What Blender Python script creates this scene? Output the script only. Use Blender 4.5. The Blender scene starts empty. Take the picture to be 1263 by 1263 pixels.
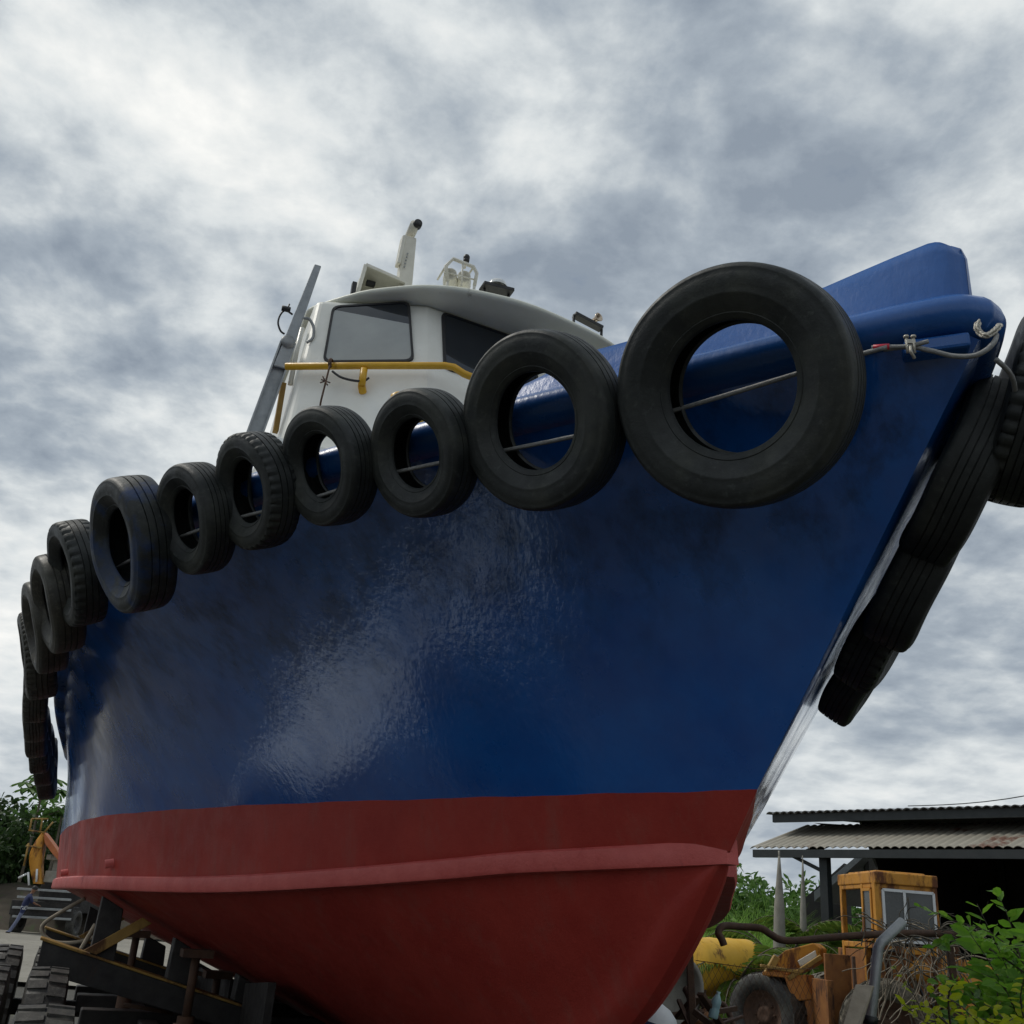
import bpy, bmesh, math, random
from math import sin, cos, pi, radians, sqrt
from mathutils import Vector, Matrix
C = bpy.context.scene.collection
random.seed(7)
V = Vector
# ------------------------------------------------------------------ camera
F, CX, CAMH = 1263.0, 631.5, 1.6
PH, RO = radians(22.0), radians(4.3)
_fw = V((0, cos(PH), sin(PH))); _r0 = V((1, 0, 0)); _u0 = V((0, -sin(PH), cos(PH)))
_R = _r0*cos(RO) + _u0*sin(RO); _U = -_r0*sin(RO) + _u0*cos(RO)
cam = bpy.data.cameras.new('camera'); cam.sensor_width = 36; cam.lens = 36; cam.clip_end = 5000; cam.clip_start = .05
co = bpy.data.objects.new('camera', cam); C.objects.link(co)
m4 = Matrix.Identity(4)
for i in range(3):
    m4[i][0] = _R[i]; m4[i][1] = _U[i]; m4[i][2] = -_fw[i]
m4.translation = V((0, 0, CAMH)); co.matrix_world = m4
bpy.context.scene.camera = co

def ray(x, y):
    return _fw + _R*((x-CX)/F) + _U*(-(y-CX)/F)
def at(x, y, D):                      # point at ground distance D (metres north of the camera) seen at a photo pixel
    d = ray(x, y); return d*(D/d.y) + V((0, 0, CAMH))
def onz(x, y, z):
    d = ray(x, y); return d*((z-CAMH)/d.z) + V((0, 0, CAMH))

# ------------------------------------------------------------------ object helpers
def link(o, parent=None):
    C.objects.link(o)
    if parent is not None: o.parent = parent
    return o
def tag(o, label=None, cat=None, group=None, kind=None):
    if label: o['label'] = label
    if cat: o['category'] = cat
    if group: o['group'] = group
    if kind: o['kind'] = kind
    return o
def thing(name, label, cat, loc, group=None):
    o = bpy.data.objects.new(name, None); o.empty_display_size = .2; o.location = loc; C.objects.link(o)
    return tag(o, label, cat, group)
def copy_tree(o, parent=None):
    c = o.copy(); C.objects.link(c)
    if parent is not None: c.parent = parent
    for ch in o.children: copy_tree(ch, c)
    return c

class G:
    """collects geometry in world metres; build() links it as one mesh object"""
    def __init__(s): s.v = []; s.f = []; s.m = []; s.sm = []
    def add(s, vs, fs, m=0, smooth=True):
        o = len(s.v); s.v += [V(p) for p in vs]
        for f in fs: s.f.append(tuple(i+o for i in f)); s.m.append(m); s.sm.append(smooth)
    def box(s, c, ax, ay, az, m=0):
        c, ax, ay, az = V(c), V(ax), V(ay), V(az)
        P = [c+ax*i+ay*j+az*k for i in (-1, 1) for j in (-1, 1) for k in (-1, 1)]
        s.add(P, [(0,1,3,2),(4,6,7,5),(0,4,5,1),(2,3,7,6),(0,2,6,4),(1,5,7,3)], m, False)
    def bar(s, a, b, w, h, up=(0,0,1), m=0):
        a, b = V(a), V(b); d = (b-a); L_ = d.length; d.normalize()
        x = d.cross(V(up)); x.normalize(); y = x.cross(d)
        s.box((a+b)/2, d*L_/2, x*w/2, y*h/2, m)
    def prism(s, poly, n, m=0):           # polygon swept by vector n
        k = len(poly); n = V(n); P = [V(p) for p in poly]; Q = [p+n for p in P]
        s.add(P+Q, [tuple(range(k))[::-1], tuple(range(k, 2*k))] + [(i, (i+1) % k, (i+1) % k+k, i+k) for i in range(k)], m, False)
    def tube(s, pts, r, n=8, m=0, cap=True):
        pts = [V(p) for p in pts]; k = len(pts)
        rs = list(r) if isinstance(r, (list, tuple)) else [r]*k
        t0 = (pts[1]-pts[0]).normalized(); ref = V((0,0,1)) if abs(t0.z) < .9 else V((1,0,0))
        x = t0.cross(ref).normalized(); P = []
        for i, p in enumerate(pts):
            t = (pts[min(i+1, k-1)]-pts[max(i-1, 0)]).normalized()
            x = (x - t*x.dot(t)).normalized(); y = t.cross(x)
            for j in range(n):
                a = 2*pi*j/n; P.append(p + (x*cos(a)+y*sin(a))*rs[i])
        Fc = [(i*n+j, i*n+(j+1) % n, (i+1)*n+(j+1) % n, (i+1)*n+j) for i in range(k-1) for j in range(n)]
        if cap: Fc += [tuple(range(n))[::-1], tuple((k-1)*n+j for j in range(n))]
        s.add(P, Fc, m)
    def lathe(s, c, ax, prof, n=48, m=0, closed=False):   # prof: (radius, along)
        c, ax = V(c), V(ax).normalized(); ref = V((0,0,1)) if abs(ax.z) < .9 else V((1,0,0))
        x = ax.cross(ref).normalized(); y = ax.cross(x); k = len(prof); P = []
        for j in range(n):
            a = 2*pi*j/n; d = x*cos(a)+y*sin(a)
            for r, h in prof: P.append(c+d*r+ax*h)
        kk = k if closed else k-1
        s.add(P, [(j*k+i, ((j+1) % n)*k+i, ((j+1) % n)*k+(i+1) % k, j*k+(i+1) % k) for j in range(n) for i in range(kk)], m)
    def grid(s, rows, m=0, smooth=True, mf=None):
        k = len(rows[0]); P = [p for r in rows for p in r]; o = len(s.v); s.v += [V(p) for p in P]
        for i in range(len(rows)-1):
            for j in range(k-1):
                s.f.append((o+i*k+j, o+i*k+j+1, o+(i+1)*k+j+1, o+(i+1)*k+j)); s.m.append(mf(i, j) if mf else m); s.sm.append(smooth)
    def build(s, name, mats, parent=None, origin=None, bevel=0, seg=2, recalc=True, weld=0, auto=None):
        if not isinstance(mats, (list, tuple)): mats = [mats]
        if origin is None:
            if parent is not None:
                p = parent
                while p.parent is not None: p = p.parent
                origin = V(p.location)
            else:
                xs = [p.x for p in s.v]; ys = [p.y for p in s.v]; zs = [p.z for p in s.v]
                origin = V(((min(xs)+max(xs))/2, (min(ys)+max(ys))/2, min(zs)))
        origin = V(origin)
        me = bpy.data.meshes.new(name); me.from_pydata([tuple(p-origin) for p in s.v], [], s.f)
        for mt in mats: me.materials.append(mt)
        me.polygons.foreach_set('material_index', s.m); me.polygons.foreach_set('use_smooth', s.sm)
        if recalc or weld:
            b = bmesh.new(); b.from_mesh(me)
            if weld: bmesh.ops.remove_doubles(b, verts=b.verts, dist=weld)
            if recalc: bmesh.ops.recalc_face_normals(b, faces=b.faces)
            b.to_mesh(me); b.free()
        me.update()
        o = bpy.data.objects.new(name, me)
        if parent is None: o.location = origin
        link(o, parent)
        if bevel:
            md = o.modifiers.new('bevel', 'BEVEL'); md.width = bevel; md.segments = seg; md.limit_method = 'ANGLE'; md.angle_limit = radians(35)
        return o

def smoothpath(pts, n=6):
    pts = [V(p) for p in pts]; out = []
    for i in range(len(pts)-1):
        p0 = pts[max(i-1, 0)]; p1 = pts[i]; p2 = pts[i+1]; p3 = pts[min(i+2, len(pts)-1)]
        for k in range(n):
            t = k/n
            out.append(.5*((2*p1)+(p2-p0)*t+(2*p0-5*p1+4*p2-p3)*t*t+(3*p1-p0-3*p2+p3)*t**3))
    out.append(pts[-1]); return out

# ------------------------------------------------------------------ materials
class N:
    def __init__(s, name):
        s.mat = bpy.data.materials.new(name); s.mat.use_nodes = True; s.t = s.mat.node_tree; s.n = s.t.nodes; s.p = s.n['Principled BSDF']
        s.tc = s.n.new('ShaderNodeTexCoord')
    def L(s, a, b): s.t.links.new(a, b)
    def coord(s, scale=(1,1,1)):
        mp = s.n.new('ShaderNodeMapping'); mp.inputs['Scale'].default_value = scale; s.L(s.tc.outputs['Object'], mp.inputs['Vector']); return mp.outputs['Vector']
    def noise(s, scale=5, detail=6, rough=.6, stretch=(1,1,1), dist=0):
        n = s.n.new('ShaderNodeTexNoise'); n.inputs['Scale'].default_value = scale; n.inputs['Detail'].default_value = detail; n.inputs['Roughness'].default_value = rough; n.inputs['Distortion'].default_value = dist
        s.L(s.coord(stretch), n.inputs['Vector']); return n.outputs['Fac']
    def vor(s, scale=5, stretch=(1,1,1), feature='F1'):
        n = s.n.new('ShaderNodeTexVoronoi'); n.inputs['Scale'].default_value = scale; n.feature = feature
        s.L(s.coord(stretch), n.inputs['Vector']); return n.outputs['Distance']
    def ramp(s, fac, stops):
        r = s.n.new('ShaderNodeValToRGB'); e = r.color_ramp.elements
        while len(e) < len(stops): e.new(.5)
        for i, (p, c) in enumerate(stops):
            e[i].position = p; e[i].color = (c, c, c, 1) if isinstance(c, (int, float)) else (*c, 1)
        s.L(fac, r.inputs['Fac']); return r.outputs['Color']
    def mix(s, fac, a, b, mode='MIX'):
        x = s.n.new('ShaderNodeMix'); x.data_type = 'RGBA'; x.blend_type = mode
        for sock, val in ((x.inputs[0], fac), (x.inputs[6], a), (x.inputs[7], b)):
            if hasattr(val, 'is_linked'): s.L(val, sock)
            elif isinstance(val, (int, float)): sock.default_value = val
            else: sock.default_value = (*val, 1)
        return x.outputs[2]
    def math(s, op, a, b=0):
        x = s.n.new('ShaderNodeMath'); x.operation = op
        for i, v in enumerate((a, b)):
            if hasattr(v, 'is_linked'): s.L(v, x.inputs[i])
            else: x.inputs[i].default_value = v
        return x.outputs[0]
    def set(s, k, v):
        i = s.p.inputs[k]
        if hasattr(v, 'is_linked'): s.L(v, i)
        elif isinstance(v, (tuple, list)): i.default_value = (*v, 1)
        else: i.default_value = v
        return s
    def bump(s, h, strength=.3, dist=.02, prev=None):
        b = s.n.new('ShaderNodeBump'); b.inputs['Strength'].default_value = strength; b.inputs['Distance'].default_value = dist
        s.L(h, b.inputs['Height'])
        if prev is not None: s.L(prev, b.inputs['Normal'])
        s.L(b.outputs['Normal'], s.p.inputs['Normal']); return b.outputs['Normal']

def paint(name, c1, c2, scale=4, rough=(.35, .6), metal=0, bump=.15, bscale=40, rust=None, rustamt=.5, rstretch=(1,1,.35), detail=8, rscale=3, spec=.5):
    """weathered surface: two tones mixed by noise, optional rust patches, rough variation, fine bump"""
    q = N(name); n1 = q.noise(scale, detail, .65)
    col = q.mix(q.ramp(n1, [(.3, 0.), (.7, 1.)]), c1, c2)
    r = q.ramp(q.noise(scale*1.7, 5, .6), [(.3, rough[0]), (.7, rough[1])])
    if rust:
        k = q.ramp(q.noise(rscale, 9, .7, rstretch), [(rustamt, 0.), (rustamt+.1, 1.)])
        rc = q.mix(q.noise(22, 5), rust, tuple(x*.45 for x in rust)); col = q.mix(k, col, rc); r = q.mix(k, r, (.85,.85,.85))
    q.set('Base Color', col).set('Roughness', r).set('Metallic', metal).set('Specular IOR Level', spec)
    if bump: q.bump(q.noise(bscale, 6, .7), bump, .01)
    return q.mat

M = {}
# --- blue topside paint: brushed gloss enamel, dull patches, salt streaks
q = N('blue_hull_paint')
pn = q.noise(1.6, 7, .62)
col = q.mix(q.ramp(pn, [(.35, 0.), (.68, 1.)]), (.0010,.072,.33), (.003,.120,.46))
col = q.mix(q.ramp(q.noise(5, 8, .75, (1,1,.3)), [(.60, 0.), (.78, .55)]), col, (.018,.058,.16))
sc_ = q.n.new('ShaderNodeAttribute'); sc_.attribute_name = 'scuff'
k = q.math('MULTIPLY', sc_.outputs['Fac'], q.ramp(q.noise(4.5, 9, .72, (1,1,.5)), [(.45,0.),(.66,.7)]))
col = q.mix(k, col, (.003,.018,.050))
sp = q.ramp(q.noise(26, 8, .8, (1,1,.5)), [(.68,0.),(.76,.6)]); col = q.mix(q.math('MULTIPLY', sp, q.ramp(q.noise(1.3, 4), [(.45,0.),(.6,1.)])), col, (.10,.13,.17))
dull = q.ramp(q.noise(1.3, 7, .62), [(.36, .22), (.66, .42)])
q.set('Base Color', col).set('Roughness', dull).set('Specular IOR Level', .5)
cw_ = q.ramp(q.noise(1.9, 7, .66), [(.36, .45), (.58, 1.)]); q.set('Coat Weight', q.math('MULTIPLY', cw_, q.math('SUBTRACT', 1, k)))
q.set('Coat Roughness', .045).set('Coat IOR', 1.7)
b1 = q.bump(q.noise(30, 4, .55, (1,1,.07)), .32, .005)
b2 = q.bump(q.noise(2.4, 3, .5, (1,1,.6)), .05, .012, b1)
b3 = q.bump(q.noise(120, 3, .6), .06, .001, b2)
q.L(b3, q.p.inputs['Coat Normal'])
M['blue'] = q.mat
# --- trim blue: thick brushed gloss
q = N('blue_trim_paint')
col = q.mix(q.ramp(q.noise(3, 6), [(.3,0.),(.7,1.)]), (.010,.080,.29), (.018,.11,.37))
q.set('Base Color', col).set('Roughness', q.ramp(q.noise(4,5), [(.3,.2),(.7,.42)]))
b1 = q.bump(q.noise(45, 4, .6, (1,1,.4)), .3, .006); q.bump(q.noise(7, 3), .3, .012, b1)
M['trim'] = q.mat
# --- red antifouling
q = N('red_antifouling')
col = q.mix(q.ramp(q.noise(2.2, 8, .7), [(.3,0.),(.7,1.)]), (.29,.027,.020), (.38,.047,.034))
col = q.mix(q.ramp(q.noise(6, 8, .75, (1,1,.22)), [(.52,0.),(.75,.6)]), col, (.27,.085,.066))
col = q.mix(q.ramp(q.noise(14, 8, .8), [(.6,0.),(.75,.5)]), col, (.09,.012,.013))
q.set('Base Color', col).set('Roughness', q.ramp(q.noise(5,6), [(.3,.42),(.7,.68)])).set('Specular IOR Level', .22)
b1 = q.bump(q.noise(70, 6, .75), .35, .006); q.bump(q.noise(3.5, 4), .3, .015, b1)
M['red'] = q.mat
M['strake'] = paint('pink_red_strake_paint', (.50,.075,.066), (.62,.125,.11), 6, (.4,.6), 0, .35, 60, (.2,.03,.03), .62)
# --- tyre rubber
def rubber(name, base, dust, amt, smear=None):
    q = N(name)
    col = q.mix(q.ramp(q.noise(6, 8, .7), [(.35,0.),(.75,1.)]), base, dust)
    col = q.mix(q.ramp(q.noise(28, 6, .75), [(amt,0.),(amt+.16,.5)]), col, tuple(min(1, x*2.6) for x in dust))
    if smear: col = q.mix(q.ramp(q.noise(4.2, 6, .6), [(.50,0.),(.60,.75)]), col, smear)
    col = q.mix(q.ramp(q.noise(60, 4, .8, (1,.25,1)), [(.70,0.),(.78,.45)]), col, (.16,.165,.155))
    col = q.mix(q.ramp(q.noise(3.5, 7, .7), [(.50,0.),(.68,.6)]), col, (.055,.058,.045))
    q.set('Base Color', col).set('Roughness', q.ramp(q.noise(9,6), [(.3,.42),(.7,.72)])).set('Specular IOR Level', .45)
    b = q.bump(q.noise(90, 6, .75), .35, .004); q.bump(q.noise(9, 5, .6), .35, .012, b)
    return q.mat
M['rubber'] = rubber('fender_rubber', (.011,.0135,.014), (.029,.034,.032), .56)
M['rubber_old'] = rubber('weathered_rubber', (.022,.021,.017), (.055,.050,.036), .52)
M['rubber_blue'] = rubber('paint_smeared_rubber', (.011,.0135,.014), (.029,.034,.032), .56, (.008,.035,.12))
M['tread'] = rubber('road_tyre_rubber', (.022,.021,.02), (.065,.060,.052), .5)
M['muddy'] = rubber('muddy_tyre_rubber', (.04,.036,.03), (.15,.13,.095), .45)
# --- boat superstructure
M['white'] = paint('white_gelcoat', (.74,.735,.67), (.83,.825,.77), 3, (.25,.45), 0, .06, 20, (.42,.36,.27), .65, (1,1,.15))
M['roofwhite'] = paint('aged_white_roof', (.74,.745,.63), (.83,.83,.73), 3, (.35,.55), 0, .1, 30, (.36,.33,.25), .66)
M['cream'] = paint('cream_fitting_paint', (.62,.60,.52), (.74,.72,.64), 7, (.35,.6), 0, .1, 40, (.3,.2,.12), .68)
q = N('tinted_glass'); q.set('Base Color', (.012,.016,.022)).set('Roughness', .035).set('Specular IOR Level', .85); q.bump(q.noise(2, 2), .04, .02); M['glass'] = q.mat
q = N('pale_blind_behind_glass'); q.set('Base Color', q.mix(q.ramp(q.noise(2,5), [(.3,0.),(.7,1.)]), (.30,.315,.305), (.37,.385,.37))).set('Roughness', .06).set('Specular IOR Level', .8); M['blind'] = q.mat
M['gasket'] = paint('black_window_gasket', (.012,.012,.014), (.02,.02,.022), 20, (.5,.7))
M['yellow'] = paint('yellow_enamel', (.62,.33,.012), (.72,.41,.025), 6, (.3,.5), 0, .12, 50, (.30,.13,.02), .66)
M['grey'] = paint('grey_weathered_steel', (.27,.29,.30), (.40,.42,.43), 8, (.4,.65), .2, .2, 60, (.17,.12,.08), .68)
M['greyp'] = paint('galvanised_pipe', (.24,.25,.25), (.36,.37,.37), 8, (.4,.6), .4, .2, 60)
M['black'] = paint('black_plastic', (.012,.012,.013), (.022,.022,.023), 15, (.4,.6))
M['cable'] = paint('steel_cable_grey', (.22,.225,.22), (.36,.36,.35), 60, (.45,.65), .35, .5, 300)
M['chain'] = paint('galvanised_chain', (.42,.40,.34), (.55,.52,.45), 60, (.4,.6), .4, .3, 200)
M['redtape'] = paint('red_tape', (.55,.015,.04), (.62,.02,.05), 30, (.4,.5))
M['chrome'] = paint('brass_horn_metal', (.45,.36,.28), (.55,.46,.36), 20, (.15,.3), .9, .05)
M['lens'] = paint('pale_lens_plastic', (.6,.62,.62), (.7,.72,.72), 10, (.1,.2), 0, 0)
# --- yard
M['blacksteel'] = paint('black_trailer_steel', (.014,.013,.013), (.035,.031,.028), 6, (.5,.8), .1, .3, 60, (.09,.045,.02), .64)
M['rustyellow'] = paint('rusty_yellow_steel', (.26,.15,.03), (.38,.23,.05), 6, (.5,.75), 0, .25, 60, (.13,.055,.02), .52)
M['loader'] = paint('old_loader_yellow', (.48,.20,.018), (.60,.28,.03), 4, (.45,.75), 0, .25, 50, (.17,.06,.022), .49)
M['loader_rust'] = paint('rusty_loader_panel', (.20,.075,.022), (.33,.14,.035), 5, (.6,.85), 0, .3, 60, (.07,.03,.016), .50)
M['rust'] = paint('rusty_brown_iron', (.060,.034,.022), (.11,.055,.03), 14, (.65,.9), 0, .4, 80)
M['tank'] = paint('yellow_tank_paint', (.62,.34,.02), (.72,.44,.045), 3, (.5,.75), 0, .25, 40, (.20,.09,.03), .56)
M['concrete'] = paint('stained_concrete', (.22,.21,.18), (.34,.325,.28), 5, (.8,.95), 0, .35, 60, (.10,.10,.075), .58)
M['wood'] = paint('weathered_plank', (.26,.22,.16), (.40,.34,.26), 9, (.7,.9), 0, .3, 60)
M['vine'] = paint('dry_vine_stem', (.16,.13,.095), (.27,.23,.17), 20, (.8,.95))
M['darkvine'] = paint('dark_vine_stem', (.05,.045,.032), (.10,.085,.06), 20, (.8,.95))
M['bark'] = paint('tree_bark', (.09,.075,.055), (.17,.145,.11), 12, (.8,.95), 0, .4, 50)
M['bottle'] = paint('pale_blue_bottle_plastic', (.28,.46,.50), (.38,.56,.58), 10, (.15,.3))
M['whiteplastic'] = paint('white_plastic_sheet', (.68,.69,.70), (.78,.79,.80), 6, (.3,.5))
M['navy'] = paint('navy_cloth', (.012,.018,.06), (.02,.03,.09), 30, (.8,.95))
# roof sheet: zinc with rust runs down the slope
def roofsheet(name, c1, c2, rust, amt):
    q = N(name); col = q.mix(q.ramp(q.noise(.7, 6, .65), [(.3,0.),(.7,1.)]), c1, c2)
    k = q.ramp(q.noise(.55, 9, .68), [(amt,0.),(amt+.07,1.)]); rc = q.mix(q.noise(9,6), rust, tuple(x*.5 for x in rust))
    col = q.mix(k, col, rc); q.set('Base Color', col).set('Roughness', .7).set('Metallic', .15); q.bump(q.noise(20,5), .2, .01); return q.mat
M['roof'] = roofsheet('corrugated_zinc', (.29,.27,.22), (.40,.37,.31), (.20,.085,.055), .56)
M['roofdark'] = roofsheet('dark_corrugated_zinc', (.10,.105,.11), (.16,.165,.17), (.12,.07,.05), .62)
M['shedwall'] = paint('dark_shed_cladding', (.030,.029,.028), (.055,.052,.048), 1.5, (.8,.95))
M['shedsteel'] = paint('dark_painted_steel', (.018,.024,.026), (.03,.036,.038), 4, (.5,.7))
def leafmat(name, c1, c2, c3, trans=.35, scale=1.3):
    q = N(name); col = q.mix(q.ramp(q.noise(scale, 4, .6), [(.3,0.),(.7,1.)]), c1, c2)
    col = q.mix(q.ramp(q.noise(11, 3, .6), [(.5,0.),(.75,1.)]), col, c3)
    q.set('Base Color', col).set('Roughness', .5).set('Specular IOR Level', .35)
    t = q.n.new('ShaderNodeBsdfTranslucent'); q.L(col, t.inputs['Color'])
    mx = q.n.new('ShaderNodeMixShader'); mx.inputs[0].default_value = trans
    q.L(q.p.outputs[0], mx.inputs[1]); q.L(t.outputs[0], mx.inputs[2]); q.L(mx.outputs[0], q.n['Material Output'].inputs['Surface']); return q.mat
M['leaf'] = leafmat('dark_tree_leaf', (.022,.050,.014), (.045,.090,.022), (.06,.10,.03))
M['leaf2'] = leafmat('mid_tree_leaf', (.06,.15,.026), (.11,.22,.04), (.15,.23,.06))
M['bush'] = leafmat('bright_bush_leaf', (.11,.27,.022), (.20,.41,.036), (.32,.48,.07), .55, 3)
M['lime'] = leafmat('yellow_green_leaf', (.36,.47,.016), (.52,.56,.022), (.60,.58,.05), .55, 3)
M['reed'] = leafmat('reed_leaf', (.18,.38,.06), (.28,.48,.09), (.38,.52,.14), .5, .8)
M['palm'] = leafmat('palm_leaf', (.07,.16,.025), (.15,.23,.035), (.27,.29,.05), .45, 1.5)
# ground
q = N('yard_gravel')
col = q.mix(q.ramp(q.noise(.35, 8, .65), [(.35,0.),(.65,1.)]), (.045,.043,.036), (.088,.083,.07))
col = q.mix(q.ramp(q.noise(9, 9, .75), [(.45,0.),(.75,.8)]), col, (.07,.062,.048))
col = q.mix(q.ramp(q.noise(.22, 6, .6, (1,1,1)), [(.58,0.),(.66,.8)]), col, (.10,.11,.045))
q.set('Base Color', col).set('Roughness', .95); b = q.bump(q.noise(25,8,.75), .6, .03); q.bump(q.vor(40), .4, .015, b); M['ground'] = q.mat
M['pale'] = paint('pale_blue_reflector', (.58,.66,.76), (.70,.77,.85), 2.5, (.8,.95), 0, .3, 40, (.22,.20,.16), .62)  # surface of the added reflector strip, tinted blue for the streak on the hull
M['yard'] = paint('trodden_yard_surface', (.19,.175,.145), (.29,.27,.225), .5, (.85,.95), 0, .4, 20, (.13,.12,.07), .56, (1,1,1))
M['earth'] = paint('dark_earth_bank', (.035,.028,.02), (.075,.06,.042), 1.4, (.9,1), 0, .5, 8, (.05,.075,.02), .55)
# ------------------------------------------------------------------ boat frame: u aft of the waterline stem, v to starboard, z up
TH = radians(21.0); AX = V((-sin(TH), cos(TH), 0)); SX = V((-cos(TH), -sin(TH), 0)); ZV = V((0, 0, 1))
W0 = V((1.1434, 4.5078, 0))
def fb(u, v, z): return W0 + AX*u + SX*v + V((0, 0, z))
def tb(p): d = V(p)-W0; return d.dot(AX), d.dot(SX), p[2]
def onplane(x, y, p0, n):
    d = ray(x, y); o = V((0, 0, CAMH)); return o + d*((V(p0)-o).dot(V(n))/d.dot(V(n)))
def hermite(tab, x):
    n = len(tab)
    if x <= tab[0][0]: i = 0; x = tab[0][0]
    elif x >= tab[-1][0]: i = n-2; x = tab[-1][0]
    else:
        i = 0
        while tab[i+1][0] < x: i += 1
    def sl(k):
        if k == 0: return (tab[1][1]-tab[0][1])/(tab[1][0]-tab[0][0])
        if k == n-1: return (tab[-1][1]-tab[-2][1])/(tab[-1][0]-tab[-2][0])
        return (tab[k+1][1]-tab[k-1][1])/(tab[k+1][0]-tab[k-1][0])
    x0, y0 = tab[i]; x1, y1 = tab[i+1]; h = x1-x0; s = (x-x0)/h; m0, m1 = sl(i)*h, sl(i+1)*h
    return (2*s**3-3*s*s+1)*y0+(s**3-2*s*s+s)*m0+(-2*s**3+3*s*s)*y1+(s**3-s*s)*m1
LB = 9.8
DECK = [(-1.47,0.0),(-1.445,.09),(-1.36,.19),(-1.18,.35),(-.96,.53),(-.66,.77),(-.17,1.18),(.33,1.57),(.73,1.87),(1.17,2.16),(1.8,2.52),(2.5,2.80),(3.5,3.00),(4.7,3.06),(7,3.06),(9.8,2.92)]
WLT = [(0,0),(.5,.26),(.91,.475),(1.41,.725),(1.93,.99),(2.58,1.31),(3.36,1.66),(4.0,1.90),(4.6,2.12),(5.2,2.32),(5.9,2.50),(6.75,2.63),(8.1,2.74),(9.8,2.80)]
STEM = [(-1.47,3.72),(-1.383,3.63),(-1.153,3.38),(-.86,3.06),(-.44,2.63),(0,2.22),(.18,2.02),(.344,1.82),(.545,1.60),(.75,1.41),(1.015,1.21),(1.6,.95),(2.5,.74),(4,.62),(9.8,.6)]
CHZ = [(.2,1.975),(.5,1.952),(.9,1.925),(1.3,1.90),(1.6,1.87),(2.4,1.80),(3.3,1.74),(4.3,1.71),(5.6,1.70),(9.8,1.685)]
ZW = 2.22
def zdeck(u): q = max(0, u+1.55); return 3.82-.068*q+.0008*q*q
def gpar(t): return t**1.3
def deckp(t): u = -1.42+(LB+1.42)*gpar(t); return V((u, max(0, hermite(DECK, u)-.06) if t > 0 else 0, zdeck(u)-.06))
def wlp(t): u = LB*gpar(t); return V((u, hermite(WLT, u), ZW))
def chp(t):
    u = .21+(LB-.21)*gpar(t); k = .94+.035*min(1, max(0, (u-.5)/6)); return V((u, hermite(WLT, u-.21*max(0, 1-(u-.21)/3))*k, hermite(CHZ, u)))
def kp(t): u = .21+(LB-.21)*gpar(t); return V((u, .03*min(1, t*30), hermite(STEM, u)))
NT = 84; TS = [i/NT for i in range(NT+1)]
def hull_col(t):
    """one section from deck edge to keel, in boat coordinates, with the row index where the paint changes"""
    d, w, c, k = deckp(t), wlp(t), chp(t), kp(t); col = []
    if t == 0: d = V((-1.42, 0, 3.70))
    fl = max(0, d.y-w.y); n1 = 16
    for i in range(n1):
        s = i/n1; p = d.lerp(w, s); bow = sin(pi*s)
        p.y -= .10*fl*bow*(1 if t > 0 else 0)*min(1, t*12)
        # plate unfairness left by welded frames
        p.y += .0025*sin(p.x*4.1+1.3*sin(p.z*3))*bow*min(1, t*8)
        col.append(p)
    n2 = 4
    for i in range(n2):
        p = w.lerp(c, i/n2)
        if i == 0: p.z += .0025*sin(t*61)+.0015*sin(t*143+1)
        col.append(p)
    ln = (k-c).length; band = min(.45, .17/max(ln, .01)); n3 = 9
    for i in range(n3): 
        s = i/n3*(1-band); p = c.lerp(k, s); p.y -= .05*sin(pi*s)*min(1, ln)*0; col.append(p)
    for i in range(5):
        s = 1-band+band*i/4; p = c.lerp(k, s); h = .022*sin(pi*min(1, (i+.3)/4.3))*min(1, t*14)
        p.y += h; p.z -= h*.3; col.append(p)
    return col, n1
def pdeck(u): return .80+.14*min(1, max(0, (u-1)/5))
def port(z, sgn, u=0):                  # the port bow is fuller at the waterline and finer at the deck than the starboard one
    if sgn > 0: return 1.0
    w = 1.28-.28*min(1, max(0, (u-2)/4)); w = 1+(w-1)*max(.8, min(1, max(0, (z-1.93)/.2))); k = min(1, max(0, (z-ZW)/1.3)); return w+(pdeck(u)-w)*k
boat = thing('tugboat', 'blue and red steel tug with white wheelhouse hauled out on a trailer', 'tugboat', fb(4.9, 0, .6))
hg = G(); cols = [hull_col(t) for t in TS]; n1 = cols[0][1]
for sgn in (1, -1):
    rows = [[fb(p.x, sgn*p.y*port(p.z, sgn, p.x), p.z) for p in c] for c, _ in cols]
    hg.grid(rows, mf=lambda i, j: 0 if j < n1 else 1)
last = cols[-1][0]
hg.grid([[fb(p.x, p.y*k*port(p.z, k, p.x), p.z) for p in last] for k in (1, .5, 0, -.5, -1)], mf=lambda i, j: 0 if j < n1 else 1)
hg.grid([[fb(c[0].x, c[0].y*k*port(c[0].z, k, c[0].x), c[0].z+.02) for k in (1, .3, -.3, -1)] for c, _ in cols], m=0)
hg.grid([[fb(c[-1].x, c[-1].y, c[-1].z), fb(c[-1].x, -c[-1].y*port(0, -1), c[-1].z)] for c, _ in cols], m=1)
hull = hg.build('hull', [M['blue'], M['red']], boat, weld=.0015)
# mark sharp at chine by splitting: auto smooth through edge angle
bm = bmesh.new(); bm.from_mesh(hull.data)
for e in bm.edges:
    if len(e.link_faces) == 2 and e.calc_face_angle(0) > radians(28) or all(abs(v_.co.z+boat.location.z-ZW) < .012 for v_ in e.verts): e.smooth = False
bm.to_mesh(hull.data); bm.free()

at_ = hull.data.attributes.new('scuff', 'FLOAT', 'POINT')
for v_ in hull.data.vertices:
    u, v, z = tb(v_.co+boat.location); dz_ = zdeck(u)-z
    at_.data[v_.index].value = max(0, min(1, (1.02-dz_)/.45))*(1 if abs(v) > .05 else .3)
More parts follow.
